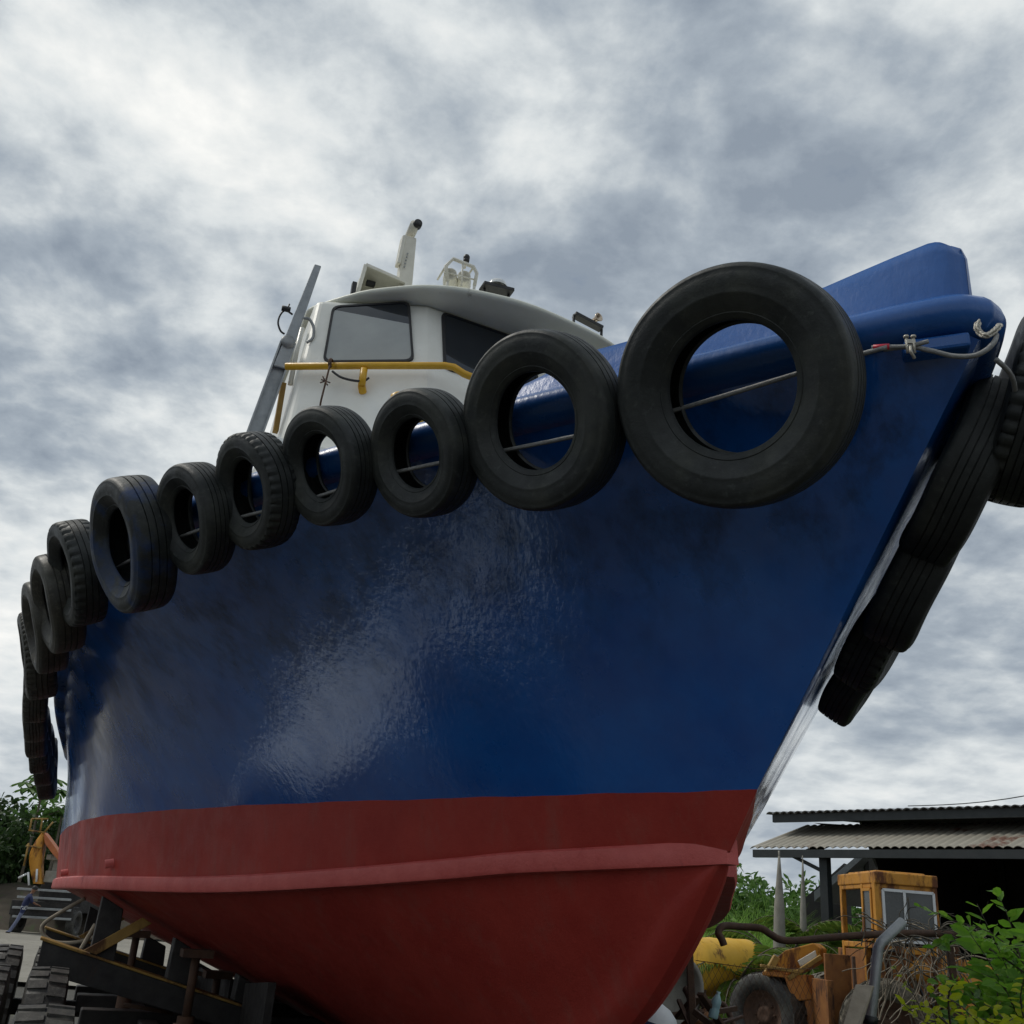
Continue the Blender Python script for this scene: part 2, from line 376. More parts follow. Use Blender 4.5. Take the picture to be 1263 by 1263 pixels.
# chine rubbing strake, one each side
for sgn in (1, -1):
    g = G(); rows = []
    for t in ([.006, .012, .02]+TS[3:] if sgn > 0 else TS[7:]):
        c = chp(t); f = min(1, (t-.006)*9+.02); o = .055*f; h = .052
        if t > .95: o *= (1.0-t)/.05*.7+.3
        rows.append([fb(c.x, sgn*(c.y*port(c.z, sgn, c.x)+a_), c.z+b_) for a_, b_ in ((-.05, h), (o*.75, h*.98), (o, h*.75), (o*1.02, -h*.7), (o*.8, -h), (-.06, -h*1.02))])
    g.add(rows[0], [tuple(range(6))], 0, False); g.add(rows[-1], [tuple(range(6))], 0, False)
    g.grid(rows); o_ = g.build('rubbing_strake', M['strake'] , boat); o_.data.shade_smooth()
    bm = bmesh.new(); bm.from_mesh(o_.data)
    for e in bm.edges:
        if len(e.link_faces) == 2 and e.calc_face_angle(0) > radians(40): e.smooth = False
    bm.to_mesh(o_.data); bm.free()

# rub rail round the deck edge and bulwark above it
def deck_uv(u): return hermite(DECK, u)
us = [-1.47, -1.469, -1.466, -1.461, -1.455, -1.448, -1.438, -1.425, -1.41, -1.387, -1.36, -1.28, -1.18, -1.07]+[-.96+.17*i for i in range(64)]
us = [u for u in us if u <= 9.8]
path = [(u, deck_uv(u)) for u in us]
full = [(u, v) for u, v in reversed(path)]+[(u, -v*pdeck(u)) for u, v in path[1:]]       # starboard stern -> bow -> port stern
def normals(pl):
    out = []
    for i in range(len(pl)):
        a_ = V(pl[max(i-2, 0)]); b_ = V(pl[min(i+2, len(pl)-1)]); d = (b_-a_).normalized(); out.append(V((-d.y, d.x)))
    return out
nb = normals(full)
if nb[len(nb)//2].x > 0: nb = [-n for n in nb]
rail = G(); rows = []
for (u, v), n in zip(full, nb):
    z = zdeck(u)-.02; r = []
    for k in range(9):
        a_ = radians(-100+200*k/8); r.append(fb(u+n.x*(.105*cos(a_)-.075), v+n.y*(.105*cos(a_)-.075), z+.085*sin(a_)))
    r.append(fb(u-n.x*.12, v-n.y*.12, z+.06))
    rows.append(r)
rail.grid(rows); rail.build('rub_rail', M['trim'], boat)
bw = G(); rows = []
for i, ((u, v), n) in enumerate(zip(full, nb)):
    h = .335 if u < -.3 else (.335-(u+.3)/.5*.225 if u < .2 else .11)
    h *= 1-.20*(1-min(1, max(0, u+1.47)/.09))**2
    z = zdeck(u); r = []; bl = min(1, max(0, u+1.47)/.45); h += .05*(1-bl)
    for k, (o, dz, dr) in enumerate(((-.07, -.02, 0), (-.07-.10*bl*h/.31, h*.80, 0), (-.085-.10*bl*h/.31, h*.95, 0), (-.115-.10*bl*h/.31, h, 0), (-.15-.10*bl*h/.31, h*.95, 0), (-.165-.10*bl*h/.31, h*.8, 0), (-.15, -.02, 0))):
        w_ = max(v*(1 if v >= 0 else -1)+n.y*(1 if v >= 0 else -1)*o, 0.0)
        r.append(fb(u+n.x*o, (w_ if v >= 0 else -w_), z+dz))
    rows.append(r)
bw.grid(rows); bw.build('bulwark', M['trim'], boat)
# under-rail stiffening pad at the stem head, where the cables are made fast
g = G(); g.box(fb(-1.345, .135, 3.665), (SX*.10+AX*.10)*.8, ZV*.03, (AX*-.1+SX*.08)*.3, 0); g.build('fairlead_pad', M['trim'], boat, bevel=.012)

# ---- deckhouse and wheelhouse
pc = fb(6.576, 0, 8.485); pd = fb(6.27, 0, 7.536)
dS = AX*.42+SX*.906; nS = (pd-pc).cross(dS).normalized()
nS = nS if nS.dot(-AX) > 0 else -nS
dP = AX*.10-SX*.995; nP = (pd-pc).cross(dP).normalized(); nP = nP if nP.dot(-AX) > 0 else -nP
def sP(x, y, off=0): return onplane(x, y, pc+nS*off, nS)
def pP(x, y, off=0): return onplane(x, y, pc+nP*off, nP)
wh = G()
rk = (pc-pd)/(pc.z-pd.z)                                   # rake per metre of height
def postz(z): return pc+rk*(z-pc.z)
ZB, ZT = 5.9, 8.56
s_top = fb(7.16, 1.25, ZT); s_bot = fb(6.42, 1.50, ZB)
p_top = postz(ZT)+dP*1.62; p_bot = postz(ZB)+dP*1.72
q_top = p_top+(AX*.42-SX*.906)*1.25; q_bot = p_bot+(AX*.42-SX*.906)*1.3
ring_t = [s_top, postz(ZT), p_top, q_top, fb(9.5, -2.75, ZT), fb(9.5, 1.2, ZT)]
ring_b = [s_bot, postz(ZB), p_bot, q_bot, fb(9.5, -2.8, ZB), fb(9.5, 1.45, ZB)]
for i in range(6):
    j = (i+1) % 6; wh.add([ring_b[i], ring_b[j], ring_t[j], ring_t[i]], [(0, 1, 2, 3)], 0, False)
wh.add(ring_t, [tuple(range(6))], 0, False)
house = wh.build('wheelhouse', M['white'], boat, bevel=.09, seg=4, weld=.001)
g = G(); zz0, zz1 = 3.3, 5.93
dk = [fb(5.6, 1.7, 0), fb(5.6, -1.9, 0), fb(9.7, -1.9, 0), fb(9.7, 1.7, 0)]
g.prism([p+V((0, 0, zz0)) for p in dk], (0, 0, zz1-zz0)); g.build('deckhouse', M['white'], boat, bevel=.05)
# roof slab with the deep curved visor
edge = [(7.60,1.30),(7.40,1.25),(6.83,.83),(6.54,.51),(6.30,.17),(6.15,-.18),(6.07,-.57),(6.04,-1.08),(6.13,-1.67),(6.34,-2.40),(6.75,-3.0),(7.4,-3.2),(9.9,-3.1),(9.9,1.25)]
sm = smoothpath([V((u, v, 0)) for u, v in edge[:12]], 4)+[V((9.9,-3.1,0)), V((9.9,1.25,0))]
cen = V((8.3, -.9, 0)); rows = []
for k, (sc, z) in enumerate(((.0, 8.545), (.97, 8.545), (.993, 8.555), (1.0, 8.585), (.993, 8.61), (.95, 8.65), (.7, 8.72), (.35, 8.755), (0, 8.765))):
    rows.append([fb(*(cen+(p-cen)*sc).xy, z) for p in sm+[sm[0]]])
g = G(); g.grid(rows); g.build('roof', M['roofwhite'], house, weld=.0005)

def rpoly(corners, r=.09, n=5):
    out = []; k = len(corners)
    for i in range(k):
        p = corners[i]; a_ = corners[i-1]; b_ = corners[(i+1) % k]
        e1 = p+(a_-p).normalized()*min(r, (a_-p).length*.4); e2 = p+(b_-p).normalized()*min(r, (b_-p).length*.4)
        for j in range(n+1):
            t = j/n; out.append(e1*(1-t)**2+p*2*t*(1-t)+e2*t*t)
    return out
def window(corners, nrm, parent, lift=.0, blind=None):
    P = rpoly(corners, .10); c = sum(P, V())/len(P); g = G(); k = len(P)
    Q = [c+(p-c)*.945 for p in P]
    z0_, z1_ = min(p.z for p in P), max(p.z for p in P); lf = lambda p: nrm*(.012+lift*(p.z-z0_)/(z1_-z0_))
    base = [p-nrm*.01 for p in P]; top = [p+nrm*.010+lf(p) for p in P]; ti = [p+nrm*.010+lf(p) for p in Q]; gi = [p+lf(p) for p in Q]
    g.add(base+top+ti+gi, [(i, (i+1) % k, (i+1) % k+k, i+k) for i in range(k)]+[(k+i, k+(i+1) % k, 2*k+(i+1) % k, 2*k+i) for i in range(k)]+[(2*k+i, 2*k+(i+1) % k, 3*k+(i+1) % k, 3*k+i) for i in range(k)], 0, False)
    if blind is None: g.add(gi, [tuple(range(k))], 1, False)
    else:                                          # pale blind drawn most of the way up behind the glass
        lo, hi = [], []
        for i in range(k):
            p, r = gi[i], gi[(i+1) % k]; dp, dr = (p-blind[0]).dot(blind[1]), (r-blind[0]).dot(blind[1])
            (lo if dp < 0 else hi).append(p)
            if dp*dr < 0: x_ = p.lerp(r, dp/(dp-dr)); lo.append(x_); hi.append(x_)
        g.add(lo, [tuple(range(len(lo)))], 2, False); g.add(hi, [tuple(range(len(hi)))], 1, False)
    return g.build('window', [M['gasket'], M['glass'], M['blind']], parent, recalc=True)
window([sP(411,382), sP(506,377), sP(511,447), sP(398,448)], nS, house, .05, (sP(411,386), (sP(505,403)-sP(411,386)).cross(nS).normalized()*-1))
w0 = pP(544,385); dn = -rk; 
window([w0, w0+dP*1.28, w0+dP*1.33+dn*.95, w0+dP*.02+dn*.95], nP, house)
# yellow handrail on the front of the house
rl = [sP(352,452,.16), sP(452,451,.16), sP(548,451,.16), sP(560,453,.16), sP(572,461,.14)]
e_ = rl[-1]; rl += [e_+dP*.35+V((0,0,-.03)), e_+dP*1.6+V((0,0,-.06))]
g = G(); g.tube(rl[:3]+[rl[3]]+rl[4:], .042, 10); hr = g.build('handrail', M['yellow'], boat)
g = G(); a_ = sP(449,455,.16); b_ = a_+V((0,0,-.22)); g.tube([a_, b_], .042, 10); g.tube([b_, b_-nS*.2], .045, 10); g.build('standoff', M['yellow'], hr)
# mast / davit beside the house
pm = fb(7.0, 1.5, 8); nm = AX
def mP(x, y): return onplane(x, y, pm, nm)
a_ = mP(310, 545); b_ = mP(354, 425); c_ = mP(391, 330); dwn = (a_-b_).normalized()
mg = G()
side = SX
def strip(g, p, q, w0, w1, dep, m=0):
    P = [p+side*w0/2, p-side*w0/2, p-side*w0/2+AX*dep, p+side*w0/2+AX*dep]; Q = [q+side*w1/2, q-side*w1/2, q-side*w1/2+AX*dep, q+side*w1/2+AX*dep]
    g.add(P+Q, [(0,1,2,3),(7,6,5,4),(0,4,5,1),(1,5,6,2),(2,6,7,3),(3,7,4,0)], m, False)
strip(mg, a_+dwn*2.9, b_, .19, .17, .05); 
strip(mg, a_+dwn*2.9+SX*.08, b_+SX*.08, .022, .022, -.07); strip(mg, a_+dwn*2.9-SX*.085, b_-SX*.085, .022, .022, -.07)
mast = mg.build('mast', M['grey'], boat, bevel=.006)
g = G(); strip(g, b_+dwn*.35-AX*.03+SX*-.01, c_-AX*.03, .15, .085, -.035); g.build('mast_head', M['grey'], mast, bevel=.012)
g = G(); g.lathe(b_-dwn*.0-AX*.06, -AX+ZV*.2, [(0,.05),(.07,.045),(.085,.02),(.085,-.05),(0,-.05)], 16); g.build('sheave', M['greyp'], mast)
g = G(); g.bar(mP(352,468)+AX*.12, mP(342,528)+AX*.12, .09, .06); g.build('brace', M['rustyellow'], mast, bevel=.006)
g = G(); p1 = mP(357,385)-AX*.05; g.tube([p1, p1+V((0,0,-.002))+SX*.10], .035, 8)
g.tube(smoothpath([mP(361,388), mP(352,383), mP(346,388), mP(343,398), mP(346,408), mP(351,412)]), .012, 6)
g.tube([mP(354,383), mP(357,375)], .010, 6)
g.build('lamp_bracket', M['black'], mast)
g = G(); g.tube(smoothpath([mP(373,396)-AX*.07, mP(380,398)-AX*.08, mP(385,408)-AX*.08, mP(384,420)-AX*.08, mP(377,426)-AX*.07]), .018, 8); g.build('hose_loop', M['greyp'], mast)
g = G(); g.tube([mP(375,400)+AX*.1, mP(368,428)+AX*.1, mP(360,470)+AX*.1], .03, 8); g.build('stay_pipe', M['white'], mast)
# roof furniture, all bolted down
def rP(x, y, u): return onplane(x, y, fb(u, 0, 9), AX)
# open cream hood box, left of roof
g = G(); k = 7.55
A_, B_, C_, D_ = rP(437,362,k), rP(451,327,k), rP(501,349,k), rP(503,362,k)
for p in (A_, D_): p.z = 8.70
dep = AX*.45
g.add([A_, B_, C_, D_, A_+dep, B_+dep, C_+dep, D_+dep], [(0,4,5,1),(1,5,6,2),(2,6,7,3),(4,7,6,5)], 0, False)
fr = [(A_, B_), (B_, C_), (C_, D_)]
for p, r in fr: g.bar(p, r, .05, .05, AX)
hb = g.build('searchlight_hood', M['cream'], boat, bevel=.008)
for p1, a_, b_ in ((rP(436,357,7.5), .03, .10), (rP(457,350,7.75), .06, .03)):
    g = G(); g.box(p1, SX*a_, ZV*b_, AX*.04); g.build('latch', M['black'], hb, bevel=.008)
# camera column: square cream tube with a black round lens at its head
k = 7.7; p0 = rP(498,370,k); p1 = rP(500,318,k); p2 = rP(505,290,k); p0.z = 8.72
g = G(); g.bar(p0, p1.lerp(p2, .6)+V((0,0,.08)), .19, .16, AX); g.bar(rP(489,330,k)+AX*-.05, rP(496,296,k)+AX*-.05, .05, .14, AX)
cc = g.build('camera_column', M['cream'], boat, bevel=.015)
g = G(); p3 = rP(507,286,k); g.tube([p3+AX*.25-SX*.02, p3-AX*.18], .068, 14); g.build('lens_barrel', M['cream'], cc)
g = G(); g.lathe(rP(510,286,k)-AX*.20, -AX, [(0,.03),(.055,.03),(.062,0),(.062,-.06),(0,-.06)], 18); g.build('lens', M['black'], cc)
for j in range(5):
    g = G(); g.lathe(rP(500-j,318+j*4,k)-AX*.1, -AX, [(0,.012),(.012,.01),(.014,0)], 8); g.build('bolt', M['grey'], cc)
# twin deck light with a cage
k = 7.6; g = G(); zb = 8.72
L0, L1 = rP(550,352,k), rP(552,327,k)
for x0, x1 in ((549,566), (566,583)):
    c0 = rP((x0+x1)/2, 342+(x0-549)*.18, k); g.lathe(c0+AX*.08, -AX*.9+SX*.3, [(0,-.16),(.07,-.15),(.10,-.08),(.10,.05),(.085,.10),(.09,.16),(.08,.16),(.03,.08),(0,.08)], 16)
dl = g.build('deck_light', M['cream'], boat)
g = G(); fr = [rP(549,352,k), rP(547,333,k), rP(556,324,k), rP(581,334,k), rP(585,342,k), rP(582,357,k)]
g.tube([p-AX*.10 for p in fr], .026, 8); g.tube([rP(568,329,k)-AX*.10, rP(566,358,k)-AX*.10], .014, 8); g.tube([rP(548,341,k)-AX*.1, rP(584,350,k)-AX*.1], .012, 8)
for p in (fr[1], fr[3]): g.tube([p-AX*.1, p+AX*.25], .016, 8)
for p in (fr[0], fr[-1]): 
    q_ = p.copy(); q_.z = 8.70; g.tube([p-AX*.1, q_], .02, 8)
g.build('guard_frame', M['cream'], dl)
g = G(); p0, p1 = rP(573,331,k), rP(575,323,k); g.tube([p0, p1], .016, 8, 1); g.lathe(p1, ZV, [(0,0),(.04,0),(.045,.03),(.036,.04),(.045,.05),(.045,.085),(.03,.11),(0,.115)], 14, 0)
g.build('antenna_knob', [M['black'], M['cream']], dl)
# low dark bracket with a pale dome
k = 7.3; g = G(); p0, p1 = rP(594,353,k), rP(631,362,k); g.bar(p0, p1, .22, .05, ZV); 
for t in (.1, .9): g.tube([p0.lerp(p1, t), p0.lerp(p1, t)-ZV*.75], .02, 8)
br = g.build('light_bracket', M['black'], boat, bevel=.008)
g = G(); g.lathe(rP(613,356,k)+ZV*.02, ZV, [(.14,0),(.135,.03),(.11,.075),(.06,.105),(0,.115)], 20); g.build('dome_lamp', M['lens'], br)
# far horn on the visor edge
k = 6.9; g = G(); p0, p1 = rP(708,388,k), rP(742,406,k); g.bar(p0, p1, .12, .05, ZV); g.tube([p1, p1-ZV*.3], .02, 8); g.tube([p0, p0-ZV*.4], .02, 8)
hn = g.build('horn_bracket', M['black'], boat, bevel=.006)
g = G(); h0 = rP(735,392,k); g.lathe(h0+AX*.1, -AX-SX*.3+ZV*.1, [(0,-.03),(.03,-.02),(.035,.05),(.05,.10),(.065,.13),(.055,.13),(.02,.06),(0,.05)], 18); g.tube([h0+AX*.05, p1.lerp(p0,.3)], .014, 6); g.build('horn', M['chrome'], hn)
# yellow bitts just inside the bulwark
g = G(); b0 = onplane(492,489, fb(1.75,1,4), AX); b1 = onplane(521,486, fb(1.75,1,4), AX)
for p in (b0, b1): g.lathe(V((p.x, p.y, 3.5)), ZV, [(.05,0),(.04,p.z-3.56),(.05,p.z-3.54),(.052,p.z-3.50),(.03,p.z-3.48),(0,p.z-3.475)], 14)
g.tube([b0-ZV*.12, b1-ZV*.12], .03, 8); g.build('bitt', M['yellow'], boat)
# overboard outlets in the boot-topping
for x, y, r_ in ((133,1050,.035), (80,1058,.03)):
    u = 5.0 if x > 100 else 8.4
    for _ in range(40):                     # slide along the side until the point lies on the plating
        pz = 1.93; vv = hermite(WLT, u)*1.0; p = fb(u, vv, pz)
        d = p-V((0,0,CAMH)); px = CX+F*d.dot(_R)/d.dot(_fw); u += (px-x)*.01
    py = onz(x, y, 2.0); p = fb(u, vv-.095, 1.86 if x > 100 else 1.80)
    g = G(); g.lathe(p, SX-ZV*.25, [(0,.05),(r_*.6,.05),(r_*.7,.10),(r_,.10),(r_,0),(r_*1.5,0),(r_*1.5,-.03)], 14); g.build('outlet', M['strake'], boat)
# ------------------------------------------------------------------ tyre fenders
def tyre_mesh(name, R, w, mats, seg=80, grooves=5, rnd=0, hole=.54):
    """hollow worn tyre about the local z axis, outer face to +z"""
    h = w/2; rr = random.Random(rnd); P = []
    tw = .74*h
    P.append((R*.985, -tw)); n = grooves
    for i in range(n):
        a_ = -tw*.92+2*tw*.92*i/n; b_ = a_+2*tw*.92/n; gp = .10*(b_-a_)
        crown = lambda x: R*(1.0-.012*(x/tw)**2)
        P += [(crown(a_+gp), a_+gp), (crown(b_-gp), b_-gp)]
        if i < n-1: P += [(crown(b_-gp)-R*.022, b_-gp*.6), (crown(b_)-R*.022, b_+gp*.6)]
    P.append((R*.985, tw))
    sw = [(.972,.83),(.955,.875),(.945,.90),(.938,.895),(.90,.96),(.86,.992),(.80,1.0),(.755,.975),(.745,.985),(.735,.965),(.68,.885),(.63,.77),(.60,.70),(.592,.715),(.585,.69),(hole+.015,.62),(hole,.56),(hole-.004,.47),(hole+.02,.42),(.62,.60),(.72,.80),(.84,.86),(.93,.70)]
    P += [(R*a_, h*b_) for a_, b_ in sw]; P.append((R*.945, 0))
    P += [(R*a_, -h*b_) for a_, b_ in reversed(sw)]
    g = G(); g.lathe((0,0,0), (0,0,1), P, seg, closed=True)
    ph = [rr.uniform(0, 6.3) for _ in range(6)]
    lug = rnd % 3 == 2 and rnd > 2; nl_ = 34+4*(rnd % 4)
    for p in g.v:                                # worn out of true
        a_ = math.atan2(p.y, p.x); r_ = p.to_2d().length
        if lug and r_ > R*.942 and abs(p.z) > tw*.55 and sin(nl_*a_) > .45: p.x *= .972; p.y *= .972; p.z *= .97
        if rnd % 4 == 1 and R*.77 < r_ < R*.79: p.z *= 1.03
        k = 1+.010*sin(2*a_+ph[0])+.006*sin(3*a_+ph[1]); p.x *= k; p.y *= k
        p.z += R*.012*sin(2*a_+ph[2])+R*.006*sin(5*a_+ph[3])
    me = bpy.data.meshes.new(name); me.from_pydata([tuple(p) for p in g.v], [], g.f); me.materials.append(mats)
    me.polygons.foreach_set('use_smooth', [True]*len(me.polygons))
    b = bmesh.new(); b.from_mesh(me); bmesh.ops.recalc_face_normals(b, faces=b.faces)
    for e in b.edges:
        if e.calc_face_angle(0) > radians(50): e.smooth = False
    b.to_mesh(me); b.free(); return me
def deck_frame(u):
    e = .03; q_ = V((2*e, hermite(DECK, u+e)-hermite(DECK, u-e), 0)).normalized(); return V((u, hermite(DECK, u), 0)), V((-q_.y, q_.x, 0))
def put_tyre(u, drop, R, tilt, sgn, label, group, mat_, rnd, off=None, wr=.27, groov=5, spin=0, yaw=0):
    p, n = deck_frame(u); off = .03+wr*R if off is None else off
    c = fb(p.x+n.x*off, sgn*(p.y+n.y*off), zdeck(u)-drop)
    n2 = Matrix.Rotation(radians(yaw), 3, 'Z') @ n
    nw = ((AX*n2.x+SX*n2.y*sgn)*cos(radians(tilt))-ZV*sin(radians(tilt))).normalized()
    me = tyre_mesh('fender_tyre', R, 2*R*wr, mat_, 200 if rnd % 3 == 2 else 96, groov, rnd)
    o = bpy.data.objects.new('fender_tyre', me); C.objects.link(o)
    y = (ZV-nw*ZV.dot(nw)).normalized(); x = y.cross(nw)
    m = Matrix.Identity(4)
    for i in range(3): m[i][0] = x[i]; m[i][1] = y[i]; m[i][2] = nw[i]
    m = m @ Matrix.Rotation(spin, 4, 'Z'); m.translation = c; o.matrix_world = m
    return tag(o, label, 'tyre', group), c, nw
GS = 'tyre fenders along the starboard side'; GP = 'tyre fenders along the port side'
r1, r2 = M['rubber'], M['rubber_old']
SB = [(-.86,.25,.455,20,'largest black tyre fender, facing the camera at the bow',r1,5),
 (-.22,.19,.370,20,'second largest tyre fender, right beside the biggest one at the bow',r1,4),
 (.25,.19,.283,20,'smaller tyre fender under the end of the yellow rail, beside the second largest one',r1,4),
 (.68,.13,.282,20,'tyre fender straight below the left wheelhouse window, its grooved tread facing up',r1,5),
 (1.07,.15,.288,20,'tyre fender below the foot of the leaning grey mast',r1,4),
 (1.45,.19,.287,20,'small tyre fender tucked between the mast-foot tyre and the big blue-smeared one',r1,5),
 (1.92,.21,.371,20,'large tyre fender with blue paint smears, midway along the left row',M['rubber_blue'],4),
 (2.71,.15,.320,20,'narrow-looking tyre fender just left of the large blue-smeared one',r1,4),
 (3.13,.22,.316,20,'tyre fender half hidden behind its neighbour near the left end of the row',r2,4),
 (3.62,.24,.315,18,'brownish ragged tyre fender seen almost edge-on at the hull shoulder',r2,4),
 (4.25,.27,.325,15,'edge-on tyre fender just below the brownish ragged one',r2,4)]
tc = []
YAW = [-4,-10,-14,-14,-14,-12,-10,-4,-2,0,0]
for i, (u, d, R, tl, lab, mt, gr) in enumerate(SB):
    o, c, n = put_tyre(u, d, R, tl+4, 1, lab, GS, mt, i+1, groov=gr, spin=i*.7, wr=.28 if i < 2 else .32, yaw=YAW[i], off=.03+.27*R); tc.append((c, n, R))
for i, u in enumerate((5.0, 5.8, 6.6, 7.5, 8.3)):
    put_tyre(u, .28, .33, 12, 1, 'dark tyre fender seen edge-on in the stack running down the far left side', GS, r2, 20+i, spin=i)
o, c, n = put_tyre(9.1, .30, .34, 10, 1, 'lowest and farthest tyre fender, at the stern end of the left-hand stack', GS, r2, 31)
PT = [(-1.12,.0,.38,'port tyre fender cut by the right edge of the photo beside the bow tip'),(-1.05,.14,.41,'port tyre fender with its rounded foot above the open sky'),
 (-.80,.28,.41,'port tyre fender under the bow flare, behind the rounded-foot one'),(-.36,.33,.39,'port tyre fender whose pointed foot shows past the stem'),(.22,.36,.36,'hindmost visible port tyre fender, low beside the pale stem edge')]
def hull_pt(t, k, sgn=-1):               # point and outward normal of the plating, k from deck edge (0) to waterline (1)
    def P_(t, k):
        d, w = deckp(t), wlp(t); p = d.lerp(w, k); p.y -= .10*max(0, d.y-w.y)*sin(pi*k); return fb(p.x, sgn*p.y*port(p.z, sgn, p.x), p.z)
    e = .004; n = (P_(t+e, k)-P_(t-e, k)).cross(P_(t, k+e)-P_(t, k-e)).normalized()
    return P_(t, k), (n if n.dot(SX)*sgn > 0 else -n)
OUT = [.10,.01,.03,.02,.02]; UPT = [.30,.05,.0,-.08,-.12]
for i, (u, k, R, lab) in enumerate(PT):
    t = ((u+1.42)/(LB+1.42))**(1/1.3); c, n = hull_pt(t, k); w = 2*R*.27
    o, _, _ = put_tyre(0, 0, R, 0, -1, lab, GP, r1, 50+i, spin=i*.6)
    c = c+n*(w*.5+.015+OUT[i]); n = (n+V((0,0,UPT[i]))).normalized(); y = (ZV-n*ZV.dot(n)).normalized(); x = y.cross(n); m = Matrix.Identity(4)
    for a_ in range(3): m[a_][0] = x[a_]; m[a_][1] = y[a_]; m[a_][2] = n[a_]
    m.translation = c; o.matrix_world = m
# ------------------------------------------------------------------ wire cable that carries the tyres
def side_pt(u, o, dz, sgn=1):
    p, n = deck_frame(u); return fb(p.x+n.x*o, sgn*(p.y+n.y*o), zdeck(u)+dz)
cab = thing('steel_cable', 'grey steel wire rope running through the tyres below the starboard rub rail', 'cable', side_pt(1, .05, -.2))
pa, pb = fb(-.95, .60, 0), fb(-1.50, .03, 0); nn = (pb-pa).cross(ZV).normalized()
nn = nn if nn.dot(-AX) > 0 else -nn
def cp(x, y, o=.05): return onplane(x, y, pa+nn*o, nn)
pts = [side_pt(u, .05+.015*sin(u*7), -.235+.012*sin(u*5)) for u in [9.4-.45*i for i in range(23)]]
pts = [p for p in pts]
fr = [cp(1062,437,.06), cp(1090,431,.06), cp(1122,428,.05), cp(1150,433,.06), cp(1175,439,.06), cp(1200,439,.07), cp(1216,432,.07), cp(1226,422,.06), cp(1229,413,.04)]
g = G(); g.tube(smoothpath(pts+fr, 5), .0095, 8); g.build('wire_rope', M['cable'], cab)
g = G(); g.tube(smoothpath([cp(1075,429,.065), cp(1095,428,.065), cp(1120,427,.065), cp(1145,421,.06)], 5), .0085, 8); g.build('splice_tail', M['cable'], cab)
g = G(); g.tube([cp(1077,429,.065), cp(1097,427.5,.065)], .0115, 8); g.build('tape', M['redtape'], cab)
g = G(); c0 = cp(1123,427,.06); tdir = (cp(1130,429)-cp(1110,429)).normalized()
g.box(c0+ZV*.012, tdir*.018, ZV*.008, nn*.016)
for s_ in (-.012, .012): g.tube([c0+tdir*s_+ZV*.03+nn*.012, c0+tdir*s_-ZV*.035+nn*.012], .005, 6); g.lathe(c0+tdir*s_+ZV*.028+nn*.012, ZV, [(.0,0),(.010,0),(.010,.008),(0,.008)], 6)
g.tube(smoothpath([c0-ZV*.01+nn*.014, c0-ZV*.035+nn*.02, c0-ZV*.05+tdir*.01]), .006, 6)
g.build('cable_clamp', M['chain'], cab)
chn = thing('lashing_chain', 'short galvanised chain lashed round the cable under the bow tip', 'chain', cp(1215,405))
g = G(); cpts = smoothpath([cp(1207,397,.05), cp(1205,404,.06), cp(1209,411,.06), cp(1216,414,.07), cp(1223,411,.06), cp(1229,406,.05), cp(1233,401,.03)], 3)
for i in range(len(cpts)-1):
    a_, b_ = cpts[i], cpts[i+1]; d = (b_-a_).normalized(); x = d.cross(nn).normalized() if i % 2 else nn
    c0 = (a_+b_)/2; lk = [c0+d*.014*cos(k*pi/5)+x*.0085*sin(k*pi/5) for k in range(11)]; g.tube(lk, .0042, 6, cap=False)
g.build('chain_links', M['chain'], chn)
g = G(); g.tube(smoothpath([fb(-1.50,.02,3.57), fb(-1.46,-.10,3.53), fb(-1.25,-.30,3.47), side_pt(-.9,.03,-.25,-.8), side_pt(-.5,.03,-.24,-.8), side_pt(.3,.03,-.24,-.8), side_pt(1.2,.03,-.24,-.8), side_pt(2.0,.03,-.24,-.8)], 6), .0095, 8)
tag(g.build('steel_cable', M['cable']), 'steel wire rope leading round the stem head to the port tyres', 'cable')
# thin rope tied to the yellow rail, black lead beside it
g = G(); g.tube(smoothpath([sP(408,447,.21), sP(405,458,.22), sP(402,470,.20), sP(399,482,.18), sP(396,494,.12), sP(395,500,.05)], 4), .011, 6)
kn = sP(401,470,.2)
for dx, dy in ((6,2),(-6,2),(-3,-6),(3,5),(-5,-2)): g.tube([kn, sP(401+dx,470+dy,.22)], .008, 5)
g.lathe(sP(408,448,.19), dS.normalized(), [(.05,-.02),(.062,0),(.05,.02)], 12)
tag(g.build('knotted_rope', M['rust']), 'brown knotted rope end hanging from the yellow wheelhouse rail', 'rope')
g = G(); g.tube(smoothpath([sP(410,458,.19), sP(420,465,.19), sP(434,469,.17), sP(448,470,.12), sP(455,466,.12)], 5), .014, 6)
tag(g.build('black_lead', M['black']), 'sagging black electric lead tied below the yellow rail', 'cable')

